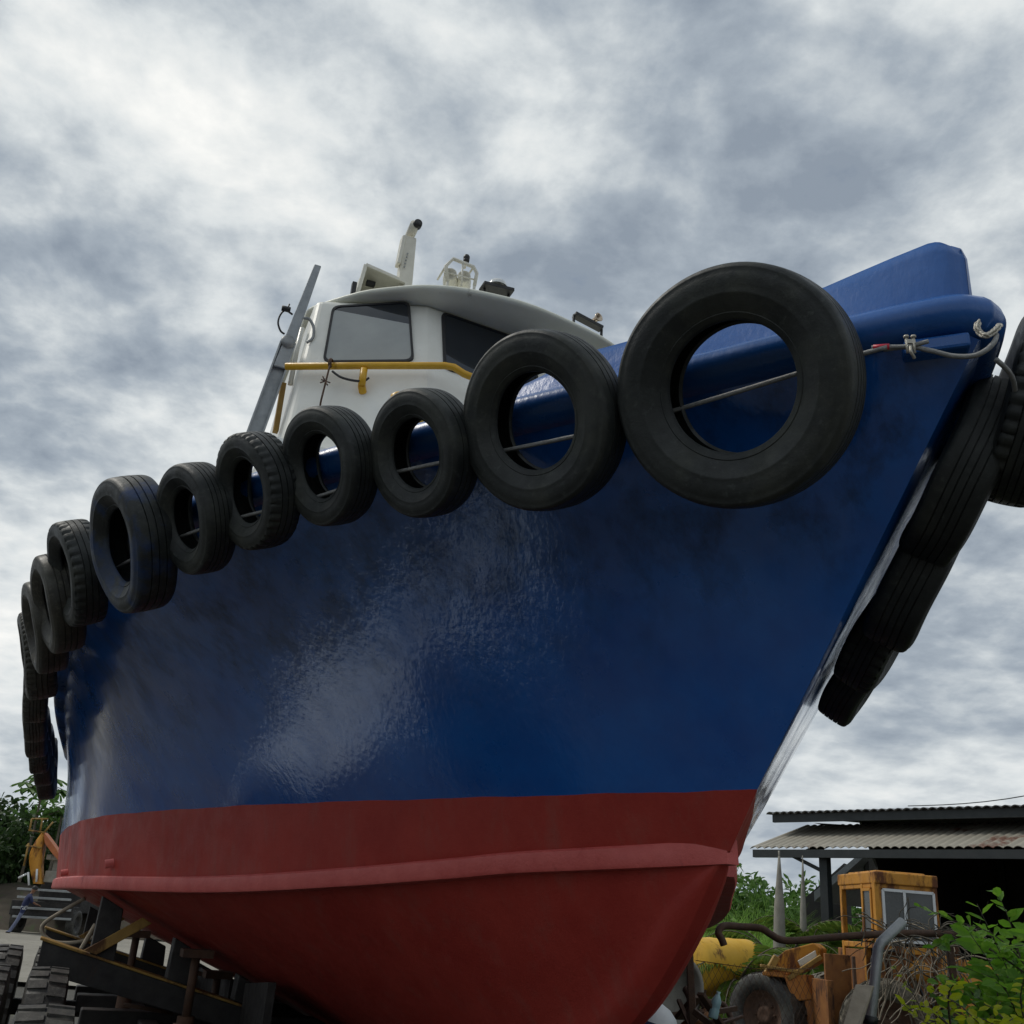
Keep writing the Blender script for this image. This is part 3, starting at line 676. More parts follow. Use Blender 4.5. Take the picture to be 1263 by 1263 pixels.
# ------------------------------------------------------------------ boat trailer under the hull
tr = thing('boat_trailer', 'black and rusty yellow multi wheel trailer carrying the tug', 'trailer', fb(5, 0, 0))
def wheel(parent, c, ax, R, w, lugs=24, mat_t=None, hub=None, chev=True):
    g = G(); h = w/2
    pr = [(R*.58,-h*.7),(R*.62,-h*.9),(R*.80,-h),(R*.93,-h*.92),(R*.985,-h*.84),(R*.985,h*.84),(R*.93,h*.92),(R*.80,h),(R*.62,h*.9),(R*.58,h*.7)]
    g.lathe(c, ax, pr, 56)
    ax = V(ax).normalized(); ref = ZV; x = ax.cross(ref).normalized(); y = ax.cross(x)
    for i in range(lugs):
        for s_ in (1, -1):
            a0 = 2*pi*(i+(.5 if s_ < 0 else 0))/lugs; d = lambda a_: x*cos(a_)+y*sin(a_)
            sk = (2*pi/lugs)*(.55 if chev else .06); wd = 2*pi/lugs*.30; P = []
            for hh, a_ in ((0.04*h*s_, a0+sk), (h*.88*s_, a0)):
                for r_ in (R*.965, R*1.012):
                    for q_ in (-wd, wd): P.append(V(c)+d(a_+q_)*r_*(1 if hh < h*.5 and hh > -h*.5 else .988)+ax*hh)
            g.add(P, [(0,1,3,2),(4,6,7,5),(0,2,6,4),(1,5,7,3),(2,3,7,6),(0,4,5,1)], 0, False)
    wl = g.build('wheel', mat_t or M['tread'], parent)
    g = G(); g.lathe(c, ax, [(0,h*.35),(R*.10,h*.42),(R*.20,h*.45),(R*.22,h*.30),(R*.34,h*.18),(R*.44,h*.30),(R*.55,h*.62),(R*.60,h*.72),(R*.60,-h*.72),(0,-h*.5)], 32)
    for k in range(8):
        a_ = 2*pi*k/8; g.lathe(V(c)+(x*cos(a_)+y*sin(a_))*R*.28+ax*h*.2, ax, [(0,h*.16),(R*.03,h*.14),(R*.035,0)], 6)
    g.build('rim', hub or M['blacksteel'], wl)
    return wl
WR = .545
for u in (2.15, 5.1, 8.3):
    for v in ((2.62, 3.02, -2.62, -3.02) if u > 6 else (2.62, 3.02) if u > 3 else (2.62,)):
        wheel(tr, fb(u, v, WR), SX*(1 if v > 0 else -1), WR, .29, 26, chev=False)
def armz_(u, v):
    c, k = V((hermite(WLT, u), hermite(CHZ, u))), V((.03, hermite(STEM, u))); s_ = max(0, min(1, (c.x-v)/(c.x-k.x))); return c.y+(k.y-c.y)*s_
g = G()
for v in (1.75, -1.75): g.bar(fb(2.0 if v > 0 else 4.5, v, .50), fb(9.6, v, .50), .16, .28)
for v in (.55, -.55): g.bar(fb(1.9, v, .36), fb(9.7, v, .36), .18, .28)
tr_f = g.build('main_beam', M['blacksteel'], tr, bevel=.015)
for u in (3.6, 6.6, 9.1):
    g = G(); g.bar(fb(u, 2.3, .58), fb(u, -2.3, .58), .22, .24); g.build('cross_beam', M['blacksteel'], tr, bevel=.012)
for u in (2.15, 5.1, 8.3):
    g = G(); e_ = -1.0 if u < 6 else -3.1; g.bar(fb(u, 3.1, .545), fb(u, e_, .545), .14, .14); g.bar(fb(u, 2.3, .60), fb(u, max(e_, -2.3), .60), .3, .16); g.build('axle', M['blacksteel'], tr, bevel=.012)
g = G()
for v in (1.05, -1.05):
    for u0, u1 in ((4.6, 5.6), (6.4, 9.2)):
        P_ = [fb(u0, v, .3), fb(u1, v, .3), fb(u1, v, armz_(u1, abs(v))-.05), fb(u0, v, armz_(u0, abs(v))-.05)]; g.prism(P_, SX*.06)
g.build('blackout_plate', M['blacksteel'], tr)  # dark plates added to black out the bright gaps under the hull
for u in (2.6, 4.4, 6.6, 8.6):
    g = G(); g.box(fb(u, 0, .545), AX*.35, SX*.5, ZV*.05); g.build('keel_block', M['wood'], tr, bevel=.01)
def armz(u, v):                         # height of the plating over (u,v)
    c, k = V((hermite(WLT, u), hermite(CHZ, u))), V((.03, hermite(STEM, u))); s_ = (c.x-v)/(c.x-k.x); return c.y+(k.y-c.y)*s_
for u in (8.85, 5.9):
    g = G()
    for o_ in (-.14, .14):
        g.prism([fb(u+o_, 2.72, 1.24), fb(u+o_, 2.72, 1.02), fb(u+o_, .9, .60), fb(u+o_, .9, .78)], AX*.03)
    g.prism([fb(u-.16, 2.74, 1.245), fb(u-.16, 2.74, 1.265), fb(u-.16, .9, .80), fb(u-.16, .9, .78)], AX*.35, 1)
    am = g.build('cradle_arm', [M['blacksteel'], M['rustyellow']], tr, bevel=.006)
    for v, w_ in ((2.25, .10), (1.6, .12), (1.05, .10)):
        g = G()
        zt = armz(u, v)-.03; zb = .80+(v-.9)*.245
        g.prism([fb(u-.12, v+w_, zb+.03), fb(u-.12, v-w_, zb-.02), fb(u-.12, v-w_*.9, armz(u, v-w_)-.03), fb(u-.12, v+w_*.9, armz(u, v+w_)-.03)], AX*.24)
        g.build('bolster_pad', M['blacksteel'], am, bevel=.008)
    g = G(); g.prism([fb(u-.17, 2.40, 1.19), fb(u-.17, 2.30, 1.16), fb(u-.17, 1.92, 1.42), fb(u-.17, 2.0, 1.46)], AX*.05)
    g.build('gusset_plate', M['rustyellow'], am, bevel=.005)
rg = random.Random(77)
for i in range(9):
    u = rg.uniform(2.6, 8.8); v0 = rg.uniform(1.2, 2.5); v1 = v0-rg.uniform(.3, 1.0)
    a_, b_ = fb(u, v0, rg.uniform(.5, .95)), fb(u+rg.uniform(-.5, .5), v1, rg.uniform(.35, .8))
    g = G()
    if i % 3: g.tube([a_, b_], rg.uniform(.015, .03), 8); g.build('tie_rod', M['rust'], tr)
    else: g.tube(smoothpath([a_, a_.lerp(b_, .5)-V((0,0,.22)), b_], 6), .018, 8); g.build('air_hose', M['black'], tr)
for u, v in ((5.5, 1.55), (7.5, 1.9), (6.6, 1.2)):
    zt = armz_(u, v)-.03; g = G(); p = fb(u, v, 0); g.tube([p+ZV*.02, p+ZV*(zt*.6)], .07, 12); g.tube([p+ZV*(zt*.6), p+ZV*(zt-.06)], .035, 10); g.box(p+ZV*.02, AX*.18, SX*.18, ZV*.02); g.box(p+ZV*(zt-.05), AX*.12, SX*.12, ZV*.03); g.build('jack_stand', M['rust'], tr)
for px in (([105,1108],[80,1122],[52,1142],[62,1160],[95,1162],[130,1150]), ([118,1140],[104,1164],[90,1190],[72,1226])):
    g = G(); g.tube(smoothpath([at(x, y, 11.3 if len(px) > 4 else 9.5) for x, y in px], 5), .02, 6); g.build('sling', M['wood'], tr)
# ------------------------------------------------------------------ ground and far setting
g = G(); n_ = 60
def gh(x, y): 
    r_ = sqrt(x*x+y*y)
    return -.02+ (.05*sin(x*.7+1)*cos(y*.53)+.03*sin(x*2.1)*sin(y*1.7))*min(1, max(0, (r_-1)/6))*(1 if r_ < 60 else 0)
rs = [0, .5]+[1.2**i for i in range(0, 45)]
rows = [[(r_*cos(2*pi*j/96), r_*sin(2*pi*j/96), gh(r_*cos(2*pi*j/96), r_*sin(2*pi*j/96))-.03) for j in range(97)] for r_ in rs]
g.grid(rows); tag(g.build('ground', M['ground'], weld=.0001), kind='structure')

# added unseen strip whose reflection makes the hull's gloss streak; open yard behind it
g = G(); lc = [(-2.84,-2.62,3.85),(-2.93,-2.68,4.5),(-3.08,-2.82,5.0),(-3.45,-3.06,5.75),(-3.98,-3.42,6.7),(-4.36,-3.68,7.4),(-5.08,-4.3,8.9),(-5.45,-4.75,9.6)]
A_ = smoothpath([V((a,y,.055)) for a,b,y in lc], 6); B_ = smoothpath([V((b,y-.1,.055)) for a,b,y in lc], 6)
rows = []
for i, (a, b) in enumerate(zip(A_, B_)):
    a = a+V((.03*sin(i*1.3)+.02*sin(i*3.1),0,0)); b = b+V((.03*sin(i*1.1+2)+.02*sin(i*2.7),0,0))
    rows.append([a-V((0,0,.12)), a, a.lerp(b,.5)+V((0,0,.006)), b, b-V((0,0,.12))])
g.grid(rows, smooth=False); g.add(rows[0], [tuple(range(5))], 0, False); g.add(rows[-1], [tuple(range(5))], 0, False)
tag(g.build('reflector_strip', M['pale'], recalc=False), kind='structure')
g = G(); g.add([(-60,21,.035),(-3,21,.035),(-3,46,.035),(-60,46,.035)], [(0,1,2,3)], 0, False); tag(g.build('yard_pavement', M['yard'], recalc=False), kind='structure')
def leaf(g, c, d, n, L, w, m=0, fold=.25):
    """one pointed leaf: base c, direction d, face normal n"""
    d = d.normalized(); s = d.cross(n).normalized(); n = s.cross(d)
    g.add([c, c+d*L*.35+s*w*.5+n*L*fold*.1, c+d*L*.75+s*w*.38-n*L*fold*.05, c+d*L-n*L*fold*.5, c+d*L*.75-s*w*.38-n*L*fold*.05, c+d*L*.35-s*w*.5+n*L*fold*.1, c+d*L*.45-n*L*.06],
          [(0,1,6),(1,2,6),(2,3,6),(3,4,6),(4,5,6),(5,0,6)], m, False)
def rv(rg): 
    while True:
        p = V((rg.uniform(-1,1), rg.uniform(-1,1), rg.uniform(-1,1)))
        if .05 < p.length < 1: return p.normalized()
def crown(blobs, nleaf, size, rg, droop=.3, fill=.45):
    """leaf sprays scattered through ellipsoid clumps"""
    g = G(); tot = sum(b[1][0]*b[1][1]+b[1][0]*b[1][2] for b in blobs)
    for c, r_ in blobs:
        k = int(nleaf*(r_[0]*r_[1]+r_[0]*r_[2])/tot/7)
        for _ in range(k):
            d = rv(rg); q_ = rg.random()**fill; p = V(c)+V((d.x*r_[0], d.y*r_[1], d.z*r_[2]))*q_*rg.uniform(.75, 1.12)
            tw = (d+rv(rg)*.8+V((0,0,-droop*.5))).normalized()
            for j in range(7):
                dd = (tw+rv(rg)*.9+V((0,0,-droop))).normalized(); nn_ = (V((0,0,1))+rv(rg)*.9).normalized()
                leaf(g, p+tw*size*.35*j, dd, nn_, size*rg.uniform(.7, 1.3), size*rg.uniform(.35, .55))
    return g
def tree(name, label, base, H, spread, nclump, nleaf, size, mat_, seed, group=None, trunk_r=.16, low=.35):
    rg = random.Random(seed); base = V(base); t = thing(name, label, 'tree', base, group)
    tg = G(); top = base+V((rg.uniform(-.3,.3), rg.uniform(-.3,.3), H*.75)); mid = base.lerp(top, .5)+V((rg.uniform(-.25,.25), 0, 0))
    tg.tube(smoothpath([base-V((0,0,.2)), mid, top], 5), [trunk_r*(1-.75*i/10) for i in range(11)], 9)
    blobs = []
    for i in range(nclump):
        a_ = i*2.4+rg.uniform(-.5,.5); q_ = rg.uniform(.25, 1)*spread; h = H*(low+(1-low)*rg.uniform(.1, .95)*(1-.35*(q_/spread)**2))
        c = base+V((cos(a_)*q_, sin(a_)*q_*.9, h)); r_ = spread*rg.uniform(.26, .44)
        blobs.append((c, (r_, r_, r_*rg.uniform(.55, .8))))
        st = base.lerp(top, min(.95, max(.25, h/H*.8))); tg.tube(smoothpath([st, st.lerp(c, .5)+V((0,0,-.1*spread)), c], 4), [trunk_r*.38*(1-.8*k/8) for k in range(9)], 6)
    tg.build('trunk', M['bark'], t)
    crown(blobs, nleaf, size, rg).build('crown', mat_, t, recalc=False)
    return t
GL = 'trees behind the yard on the left'
def gx(px, D, py=1090): p = at(px, py, D); return V((p.x, p.y, 0))
tree('broadleaf_tree', 'dense dark green tree at the left edge behind the crane truck', gx(-20, 56), 5.6, 3.4, 13, 5200, .42, M['leaf'], 3, GL)
tree('broadleaf_tree', 'mid green leafy tree whose top meets the lowest fender tyre', gx(60, 58), 5.8, 3.0, 12, 5200, .42, M['leaf2'], 4, GL)
tree('broadleaf_tree', 'low shrubby dark tree standing between two taller ones behind the crane truck', gx(25, 52), 4.3, 2.6, 11, 4200, .36, M['leaf'], 5, GL)
def cecropia(label, base, H, n, seed, size=.75):
    rg = random.Random(seed); t = thing('cecropia_tree', label, 'tree', base, GL); tg = G(); lg = G(); base = V(base)
    top = base+V((.25, 0, H)); tg.tube(smoothpath([base, base.lerp(top, .5)+V((.15,0,0)), top], 5), [.10*(1-.6*i/10) for i in range(11)], 8)
    for i in range(n):
        a_ = i*2.4; el = rg.uniform(-.1, .5); d = V((cos(a_)*cos(el), sin(a_)*cos(el), sin(el))); p = top+d*rg.uniform(.5, 1.0)-V((0,0,rg.uniform(0,.5)))
        tg.tube([top-V((0,0,.1)), p], [.025, .015], 5)
        for k in range(8):
            b = 2*pi*k/8; dd = V((cos(b), sin(b), -.35)); leaf(lg, p, dd, V((0,0,1)), size*rg.uniform(.75,1.05), size*.34)
    tg.build('trunk', M['bark'], t); lg.build('crown', M['leaf2'], t, recalc=False)
cecropia('slender cecropia with an umbrella of leaves standing above the left trees', gx(18, 50), 6.5, 11, 1)
cecropia('shorter cecropia beside the lowest fender tyre', gx(50, 50), 5.3, 9, 2)
# dark bank behind the truck
g = G(); rows = []
for i in range(9):
    r = []
    for j in range(41):
        x = -60+j*1.5; k = i/8; r.append((x, 50-3.2*(1-k)+.3*sin(x*1.7+i), 1.9*k**.8+.18*sin(x*2.3)+.12*sin(x*5+i)-.1))
    rows.append(r)
rows.append([(p[0], 56, p[2]+.1) for p in rows[-1]])
g.grid(rows); tag(g.build('earth_bank', M['earth'], recalc=False), kind='structure')
# ------------------------------------------------------------------ crane truck far left, end on, and the worker leaning on it
DT = 44.0
def tp(x, y, o=0): p = at(x, y, DT); p.y += o; return p
XX, YY = V((1,0,0)), V((0,1,0))
ct = thing('crane_truck', 'old orange crane truck parked end on with a dark slatted deck', 'truck', gx(45, DT))
zc = lambda y: tp(40, y).z
gx0, gx1 = tp(14, 1110).x, tp(92, 1110).x
g = G(); g.box(((gx0+gx1)/2, DT+2.2, 1.0), XX*(gx1-gx0)*.42, YY*2.1, ZV*.12)
g.box(((gx0+gx1)/2, DT+.1, .95), XX*(gx1-gx0)*.5, YY*.06, ZV*.28)
g.box(((gx0+gx1)/2+.15, DT+2.5, 1.55), XX*(gx1-gx0)*.36, YY*1.2, ZV*.5)
g.build('chassis', M['blacksteel'], ct, bevel=.03)
for yb in (1096, 1106, 1119, 1130):
    a_, b_ = tp(22 if yb < 1110 else 16, yb), tp(88, yb+4); g = G(); g.bar((a_.x, DT-.04, a_.z), (b_.x, DT-.04, b_.z), .10, .09); g.build('deck_bar', M['greyp'], ct, bevel=.012)
for x in (tp(18,1120).x, tp(88,1120).x): wheel(ct, (x, DT+.6, .5), XX*(-1 if x < tp(50,1100).x else 1), .5, .32, 20, chev=False)
g = G(); A = lambda x, y, o=0: tp(x, y, o)
lp = smoothpath([A(41,1090), A(37,1072), A(36,1056), A(41,1042), A(49,1030), A(52,1026)], 4); rp_ = smoothpath([A(49,1090), A(48,1070), A(49,1056), A(51,1044), A(53,1034), A(54,1027)], 4)
g.grid([[p, q_] for p, q_ in zip(lp, rp_)]); g.grid([[p+YY*.5, q_+YY*.5] for p, q_ in zip(lp, rp_)]); g.grid([[p, p+YY*.5] for p in lp]); g.grid([[p, p+YY*.5] for p in rp_])
g.build('boom', M['loader'], ct, weld=.001)
g = G(); g.prism([A(53,1026), A(57,1030), A(70,1048), A(74,1056), A(72,1062), A(62,1050), A(55,1040)], YY*.45); g.build('jib', paint('orange_jib_paint', (.38,.10,.03), (.50,.16,.05), 4, (.4,.6), 0, .15, 30, (.2,.06,.02), .6), ct, bevel=.02)
g = G()
for a_, b_ in (((40,1010),(60,1010)), ((53,1010),(50,1026)), ((36,1024),(56,1027)), ((40,1010),(37,1024)), ((30,1068),(36,1040)), ((56,1026),(66,1014)), ((33,1043),(52,1046))): g.tube([A(*a_, -.05), A(*b_, -.05)], .035, 6)
g.build('boom_rail', M['rustyellow'], ct)
g = G(); g.box(A(63,1057,.7), XX*.32, YY*.4, ZV*.10); g.box(A(60,1081,.7), XX*.30, YY*.4, ZV*.22); g.box(A(66,1069,.9), XX*.25, YY*.4, ZV*.3); g.build('winch_box', M['concrete'], ct, bevel=.03)
g = G()
for a_, b_ in (((37,1092),(36,1076)), ((46,1088),(47,1072)), ((24,1083),(34,1078))): g.tube([A(*a_, -.1), A(*b_, -.1)], .04, 6)
g.build('hydraulic_ram', M['lens'], ct)
# worker
def person_mesh(name, joints, edges, mats, zs, origin):
    me = bpy.data.meshes.new(name); me.from_pydata([tuple(V(j[:3])) for j in joints], edges, [])
    o = bpy.data.objects.new(name, me); C.objects.link(o); o.location = origin
    md = o.modifiers.new('skin', 'SKIN'); md.use_smooth_shade = True
    for i, j in enumerate(joints):
        sv = me.skin_vertices[0].data[i]; sv.radius = (j[3], j[4] if len(j) > 4 else j[3]); sv.use_root = (i == 0)
    o.modifiers.new('sub', 'SUBSURF').render_levels = 2; o.modifiers['sub'].levels = 2
    dg = bpy.context.evaluated_depsgraph_get(); dg.update()
    m2 = bpy.data.meshes.new_from_object(o.evaluated_get(dg)); o.modifiers.clear(); o.data = m2; m2.name = name
    m2.materials.clear()
    for m_ in mats: m2.materials.append(m_)
    for p in m2.polygons: p.use_smooth = True; p.material_index = zs(p.center)
    return o
M['denim'] = paint('faded_blue_trousers', (.10,.12,.20), (.17,.19,.28), 14, (.8,.95)); M['skin'] = paint('brown_skin', (.20,.10,.06), (.25,.13,.08), 20, (.5,.6))
M['shoe'] = paint('dark_work_shoe', (.02,.017,.015), (.04,.035,.03), 20, (.6,.8)); M['hair'] = paint('black_hair', (.008,.007,.006), (.02,.018,.016), 40, (.5,.7)); M['hivis'] = paint('pale_reflective_band', (.45,.46,.48), (.6,.6,.62), 30, (.3,.5))
pj = [(.0,0,.93,.145,.11),(.05,-.02,1.12,.14,.10),(.12,-.02,1.34,.175,.11),(.16,0,1.47,.06),(.20,.02,1.54,.058),(.23,.03,1.64,.088,.10),(.25,.04,1.73,.06,.07),
 (-.03,.07,.86,.095),(-.16,.04,.49,.065),(-.34,-.02,.10,.045),(-.42,-.12,.04,.04),
 (.03,-.09,.86,.095),(-.06,-.16,.50,.066),(-.24,-.13,.10,.045),(-.30,-.25,.04,.04),
 (.02,.16,1.40,.06),(.10,.30,1.18,.045),(.32,.34,1.10,.036),(.40,.33,1.10,.033),
 (.24,-.16,1.40,.06),(.38,-.22,1.20,.045),(.46,-.02,1.12,.036),(.48,.05,1.12,.033)]
# fingers: four and a thumb on each hand
for hb_, d in ((18, V((1,.1,-.2))), (22, V((.2,1,-.2)))):
    b = V(pj[hb_][:3]); sd = d.cross(ZV).normalized()
    for k, (o_, l_) in enumerate(((-.03,.075),(-.01,.085),(.01,.08),(.03,.065),(.05,.05))):
        pj.append((*(b+sd*o_+d.normalized()*(.04 if k < 4 else .0)), .010)); pj.append((*(b+sd*o_*1.25+d.normalized()*(.04+l_ if k < 4 else .04)-ZV*.02), .008))
pe = [(0,1),(1,2),(2,3),(3,4),(4,5),(5,6),(0,7),(7,8),(8,9),(9,10),(0,11),(11,12),(12,13),(13,14),(2,15),(15,16),(16,17),(17,18),(2,19),(19,20),(20,21),(21,22)]
for k in range(10): pe += [((18 if k < 5 else 22), 23+2*k), (23+2*k, 24+2*k)]
wpos = gx(36, DT-.75)
def zs(c):
    if c.z < .08: return 2
    if c.z < .78: return 1
    if c.z > 1.50 and c.x < .34: return 3
    if c.x > .40 and c.z < 1.2: return 3
    if .90 < c.z < .935 or .985 < c.z < 1.02: return 4
    return 0
wk = person_mesh('person', pj, pe, [M['navy'], M['denim'], M['shoe'], M['skin'], M['hivis']], zs, wpos)
tag(wk, 'worker in navy jacket with pale bands and faded trousers leaning on the crane truck', 'person')
g = G(); hc = wpos+V((.245,.05,1.70)); g.lathe(hc, V((.15,.1,1)), [(.105,-.05),(.112,.0),(.10,.05),(.065,.09),(0,.105)], 18); g.build('hair', M['hair'], wk, origin=wpos)
f_ = hc+V((-.02,-.10,-.07)); g = G(); g.lathe(f_, V((0,-1,-.1)), [(.022,-.02),(.016,.02),(0,.03)], 8); g.build('nose', M['skin'], wk, origin=wpos)
for s_ in (-1, 1):
    g = G(); g.lathe(hc+V((-.01+s_*.045,-.085,-.035)), V((0,-1,0)), [(.013,-.01),(.008,.008),(0,.01)], 8); g.build('eye', M['hair'], wk, origin=wpos)
    g = G(); g.lathe(hc+V((s_*.10,.0,-.06)), V((s_,0,0)), [(.03,-.01),(.028,.012),(.01,.018),(0,.012)], 8); g.build('ear', M['skin'], wk, origin=wpos)
g = G(); g.box(f_+V((0,.012,-.05)), XX*.028, YY*.012, ZV*.006); g.build('mouth', M['loader_rust'], wk, origin=wpos)

# ------------------------------------------------------------------ open shed on the right
E0 = V((5.41, 22.0, 0)); EX = V((.672,-.741,0)); NX = V((.741,.672,0))        # eave corner, along the eave, inward
def sh(k, d, z): return E0+EX*k+NX*d+V((0,0,z))
shed = thing('open_shed', 'open sided shed with a rusty two tier corrugated roof and dark interior', 'shed', sh(5, 5, 0))
def corr(k0, k1, d0, z0, d1, z1, mt, amp=.022, pitch=.17, thick=.012, skew=0):
    g = G(); n = int((k1-k0)/pitch*6); up = []; dn_ = []
    for i in range(n+1):
        k = k0+(k1-k0)*i/n; w_ = amp*(abs(sin(pi*(k-k0)/pitch))**.7*2-1)
        up.append([sh(k, d0+(d1-d0)*t+0, z0+(z1-z0)*t+w_) for t in (0, .33, .66, 1)]); dn_.append([p-V((0,0,thick)) for p in up[-1]])
    g.grid(up); g.grid(dn_); g.grid([[a_[0], b_[0]] for a_, b_ in zip(up, dn_)]); g.grid([[a_[-1], b_[-1]] for a_, b_ in zip(up, dn_)])
    return g
KL = 16
corr(0, KL, 0, 3.46, 2.1, 4.12, None).build('lower_roof', M['roof'], shed)
U0 = V(at(945,1005,22.6)); 
kd = (U0-E0); uk, ud = kd.dot(EX), kd.dot(NX)
corr(uk, KL, ud, 4.24, ud+5.5, 4.62, None).build('upper_roof', M['roofdark'], shed)
corr(uk, KL, ud+11, 4.24, ud+5.5, 4.62, None).build('upper_roof', M['roofdark'], shed)
g = G(); g.bar(sh(uk+.1, ud+.12, 4.13), sh(KL, ud+.12, 4.13), .08, .16); g.build('fascia', M['shedsteel'], shed)
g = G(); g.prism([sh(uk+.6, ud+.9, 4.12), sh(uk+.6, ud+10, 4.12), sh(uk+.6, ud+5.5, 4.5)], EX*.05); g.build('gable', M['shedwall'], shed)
g = G(); g.bar(sh(.05,.06,3.34), sh(KL,.06,3.34), .10, .15); g.bar(sh(.4,2.05,4.02), sh(KL,2.05,4.02), .12, .16)
for k in (1.3, 4.8, 8.3, 11.8): g.bar(sh(k,.05,3.36), sh(k,2.1,4.02), .08, .12); g.bar(sh(k,2.1,4.05), sh(k,ud+5.5,4.45), .08, .12)
g.build('roof_frame', M['shedsteel'], shed)
for k in (1.55, 6.2, 10.8): 
    g = G(); g.box(sh(k,.25,1.65), EX*.085, NX*.085, ZV*1.68); g.box(sh(k,.25,.05), EX*.2, NX*.2, ZV*.04)
    g.bar(sh(k-.02,.22,3.02), sh(k-.62,.1,3.3), .06, .07); g.build('post', M['shedsteel'], shed, bevel=.008)
for k in (.9, 6.2, 10.8):
    g = G(); g.box(sh(k,10.2,2.0), EX*.08, NX*.08, ZV*2.1); g.build('post', M['shedsteel'], shed, bevel=.008)
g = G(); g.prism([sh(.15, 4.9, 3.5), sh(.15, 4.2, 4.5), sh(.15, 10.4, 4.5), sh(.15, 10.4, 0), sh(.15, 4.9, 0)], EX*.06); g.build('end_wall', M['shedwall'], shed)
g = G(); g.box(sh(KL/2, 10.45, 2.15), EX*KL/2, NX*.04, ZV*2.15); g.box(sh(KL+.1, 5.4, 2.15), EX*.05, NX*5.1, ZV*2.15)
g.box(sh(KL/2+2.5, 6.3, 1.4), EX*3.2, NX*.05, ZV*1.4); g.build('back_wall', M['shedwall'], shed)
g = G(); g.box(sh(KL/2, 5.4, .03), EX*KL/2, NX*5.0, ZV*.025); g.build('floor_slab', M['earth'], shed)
# sagging lean-to sheet between shed and palms
A1, B1 = at(1004,1100,27), at(1066,1048,27); 
g = G(); dpt = V((2.2, 2.0, 0)); g.prism([A1, B1, B1-V((0,0,.16)), A1-V((0,0,.22))], dpt); 
ln = thing('lean_to', 'grey sloping lean-to roof edge behind the shed post', 'shed roof', V((A1.x, A1.y, 0)))
g.build('roof_sheet', M['grey'], ln)
g = G(); p_ = A1.lerp(B1, .12); q_ = A1.lerp(B1, .95)
for s_ in (p_, q_): g.bar((s_.x+.2, s_.y+.3, 0), (s_.x+.2, s_.y+.3, s_.z-.15), .1, .1, XX)
g.prism([V((p_.x, p_.y+1.4, 0)), V((q_.x, q_.y+1.4, 0)), V((q_.x, q_.y+1.4, q_.z-.2)), V((p_.x, p_.y+1.4, p_.z-.25))], V((.3,.5,0))); g.build('prop', M['shedwall'], ln)
# overhead wire
g = G(); w0_, w1_ = at(1290,958,25), at(1120,994,32); w0_ = w0_+(w0_-w1_)*.8
pl = [w0_.lerp(w1_, i/12)-V((0,0,.35*sin(pi*i/12))) for i in range(13)]; g.tube(pl, .014, 5)
tag(g.build('overhead_wire', M['black']), 'black overhead wire sloping down behind the shed roof', 'wire')

# ------------------------------------------------------------------ wheel loader
LD = V((5.80, 16.0, 0)); EXl, EYl = V((.996,.087,0)), V((-.087,.996,0))
def lp3(x, y, z): return LD+EXl*x+EYl*y+V((0,0,z))
loader = thing('wheel_loader', 'derelict yellow wheel loader overgrown with dry vines', 'loader', lp3(0,.8,0))
wheel(loader, lp3(.0,-.12,.63), -EYl*1+EXl*-.45, .66, .42, 18, M['muddy'], M['rust']); wheel(loader, lp3(.0,1.75,.63), EYl, .66, .42, 18, M['muddy'], M['rust'])
fdir = V((-.65,.76,0)); fsd = V((-.76,-.65,0))
LW = V((4.50, 17.4, .62)); 
wheel(loader, LW, fsd, .60, .40, 18, M['tread'], M['rust']); wheel(loader, LW-fsd*1.7, -fsd, .60, .40, 18, M['tread'], M['rust'])
# cab: roof, pillars, windows, lower panels
cw, cl, z0, z1 = 1.2, .88, 1.72, 2.72
g = G(); g.box(lp3(cl/2, cw/2, 2.655), EXl*(cl/2+.05), EYl*(cw/2+.08), ZV*.085); g.box(lp3(cl/2, cw/2, 2.75), EXl*(cl/2-.05), EYl*(cw/2-.1), ZV*.02); g.build('cab_roof', M['loader'], loader, bevel=.05, seg=3)
g = G()
for x, y, w_ in ((0,0,.05),(cl,0,.045),(0,cw,.04),(cl,cw,.045)): g.bar(lp3(x,y,.9), lp3(x,y,2.60), w_*2, w_*2, EYl)
g.bar(lp3(0,.42,1.0), lp3(0,.42,2.58), .09, .07, EYl); g.bar(lp3(0,.05,z0), lp3(0,cw,z0), .07, .08)
g.bar(lp3(0,.0,2.55), lp3(0,cw,2.55), .07, .08); g.bar(lp3(0,0,z0-.04), lp3(cl,0,z0-.04), .07, .10); g.bar(lp3(0,0,2.55), lp3(cl,0,2.55), .07, .09)
g.build('cab_frame', M['loader'], loader, bevel=.012)
def lwin(a_, b_, z0, z1, fr=M['lens'], mull=None):
    d = (b_-a_).normalized(); w_ = .022; g = G(); n = d.cross(ZV)
    for z in (z0, z1): g.bar(a_+ZV*z, b_+ZV*z, .03, .04)
    for p in (a_, b_): g.bar(p+ZV*z0, p+ZV*z1, .03, .04, d)
    if mull: p = a_.lerp(b_, mull); g.bar(p+ZV*z0, p+ZV*z1, .03, .04, d)
    o = g.build('cab_window', fr, loader)
    g = G(); g.add([a_+ZV*z0, b_+ZV*z0, b_+ZV*z1, a_+ZV*z1], [(0,1,2,3)]); g.build('pane', M['dustglass'], o, recalc=False)
q = N('dusty_cab_glass'); q.set('Base Color', q.mix(q.ramp(q.noise(3,6), [(.3,0.),(.7,1.)]), (.05,.055,.055), (.11,.115,.11))).set('Roughness', q.ramp(q.noise(6,6), [(.3,.08),(.7,.4)])); M['dustglass'] = q.mat
lwin(lp3(.07,-.055,0), lp3(cl-.03,-.055,0), 1.80, 2.49, mull=.42)
lwin(lp3(-.05,.08,0), lp3(-.05,.36,0), 1.80, 2.49, M['loader'])
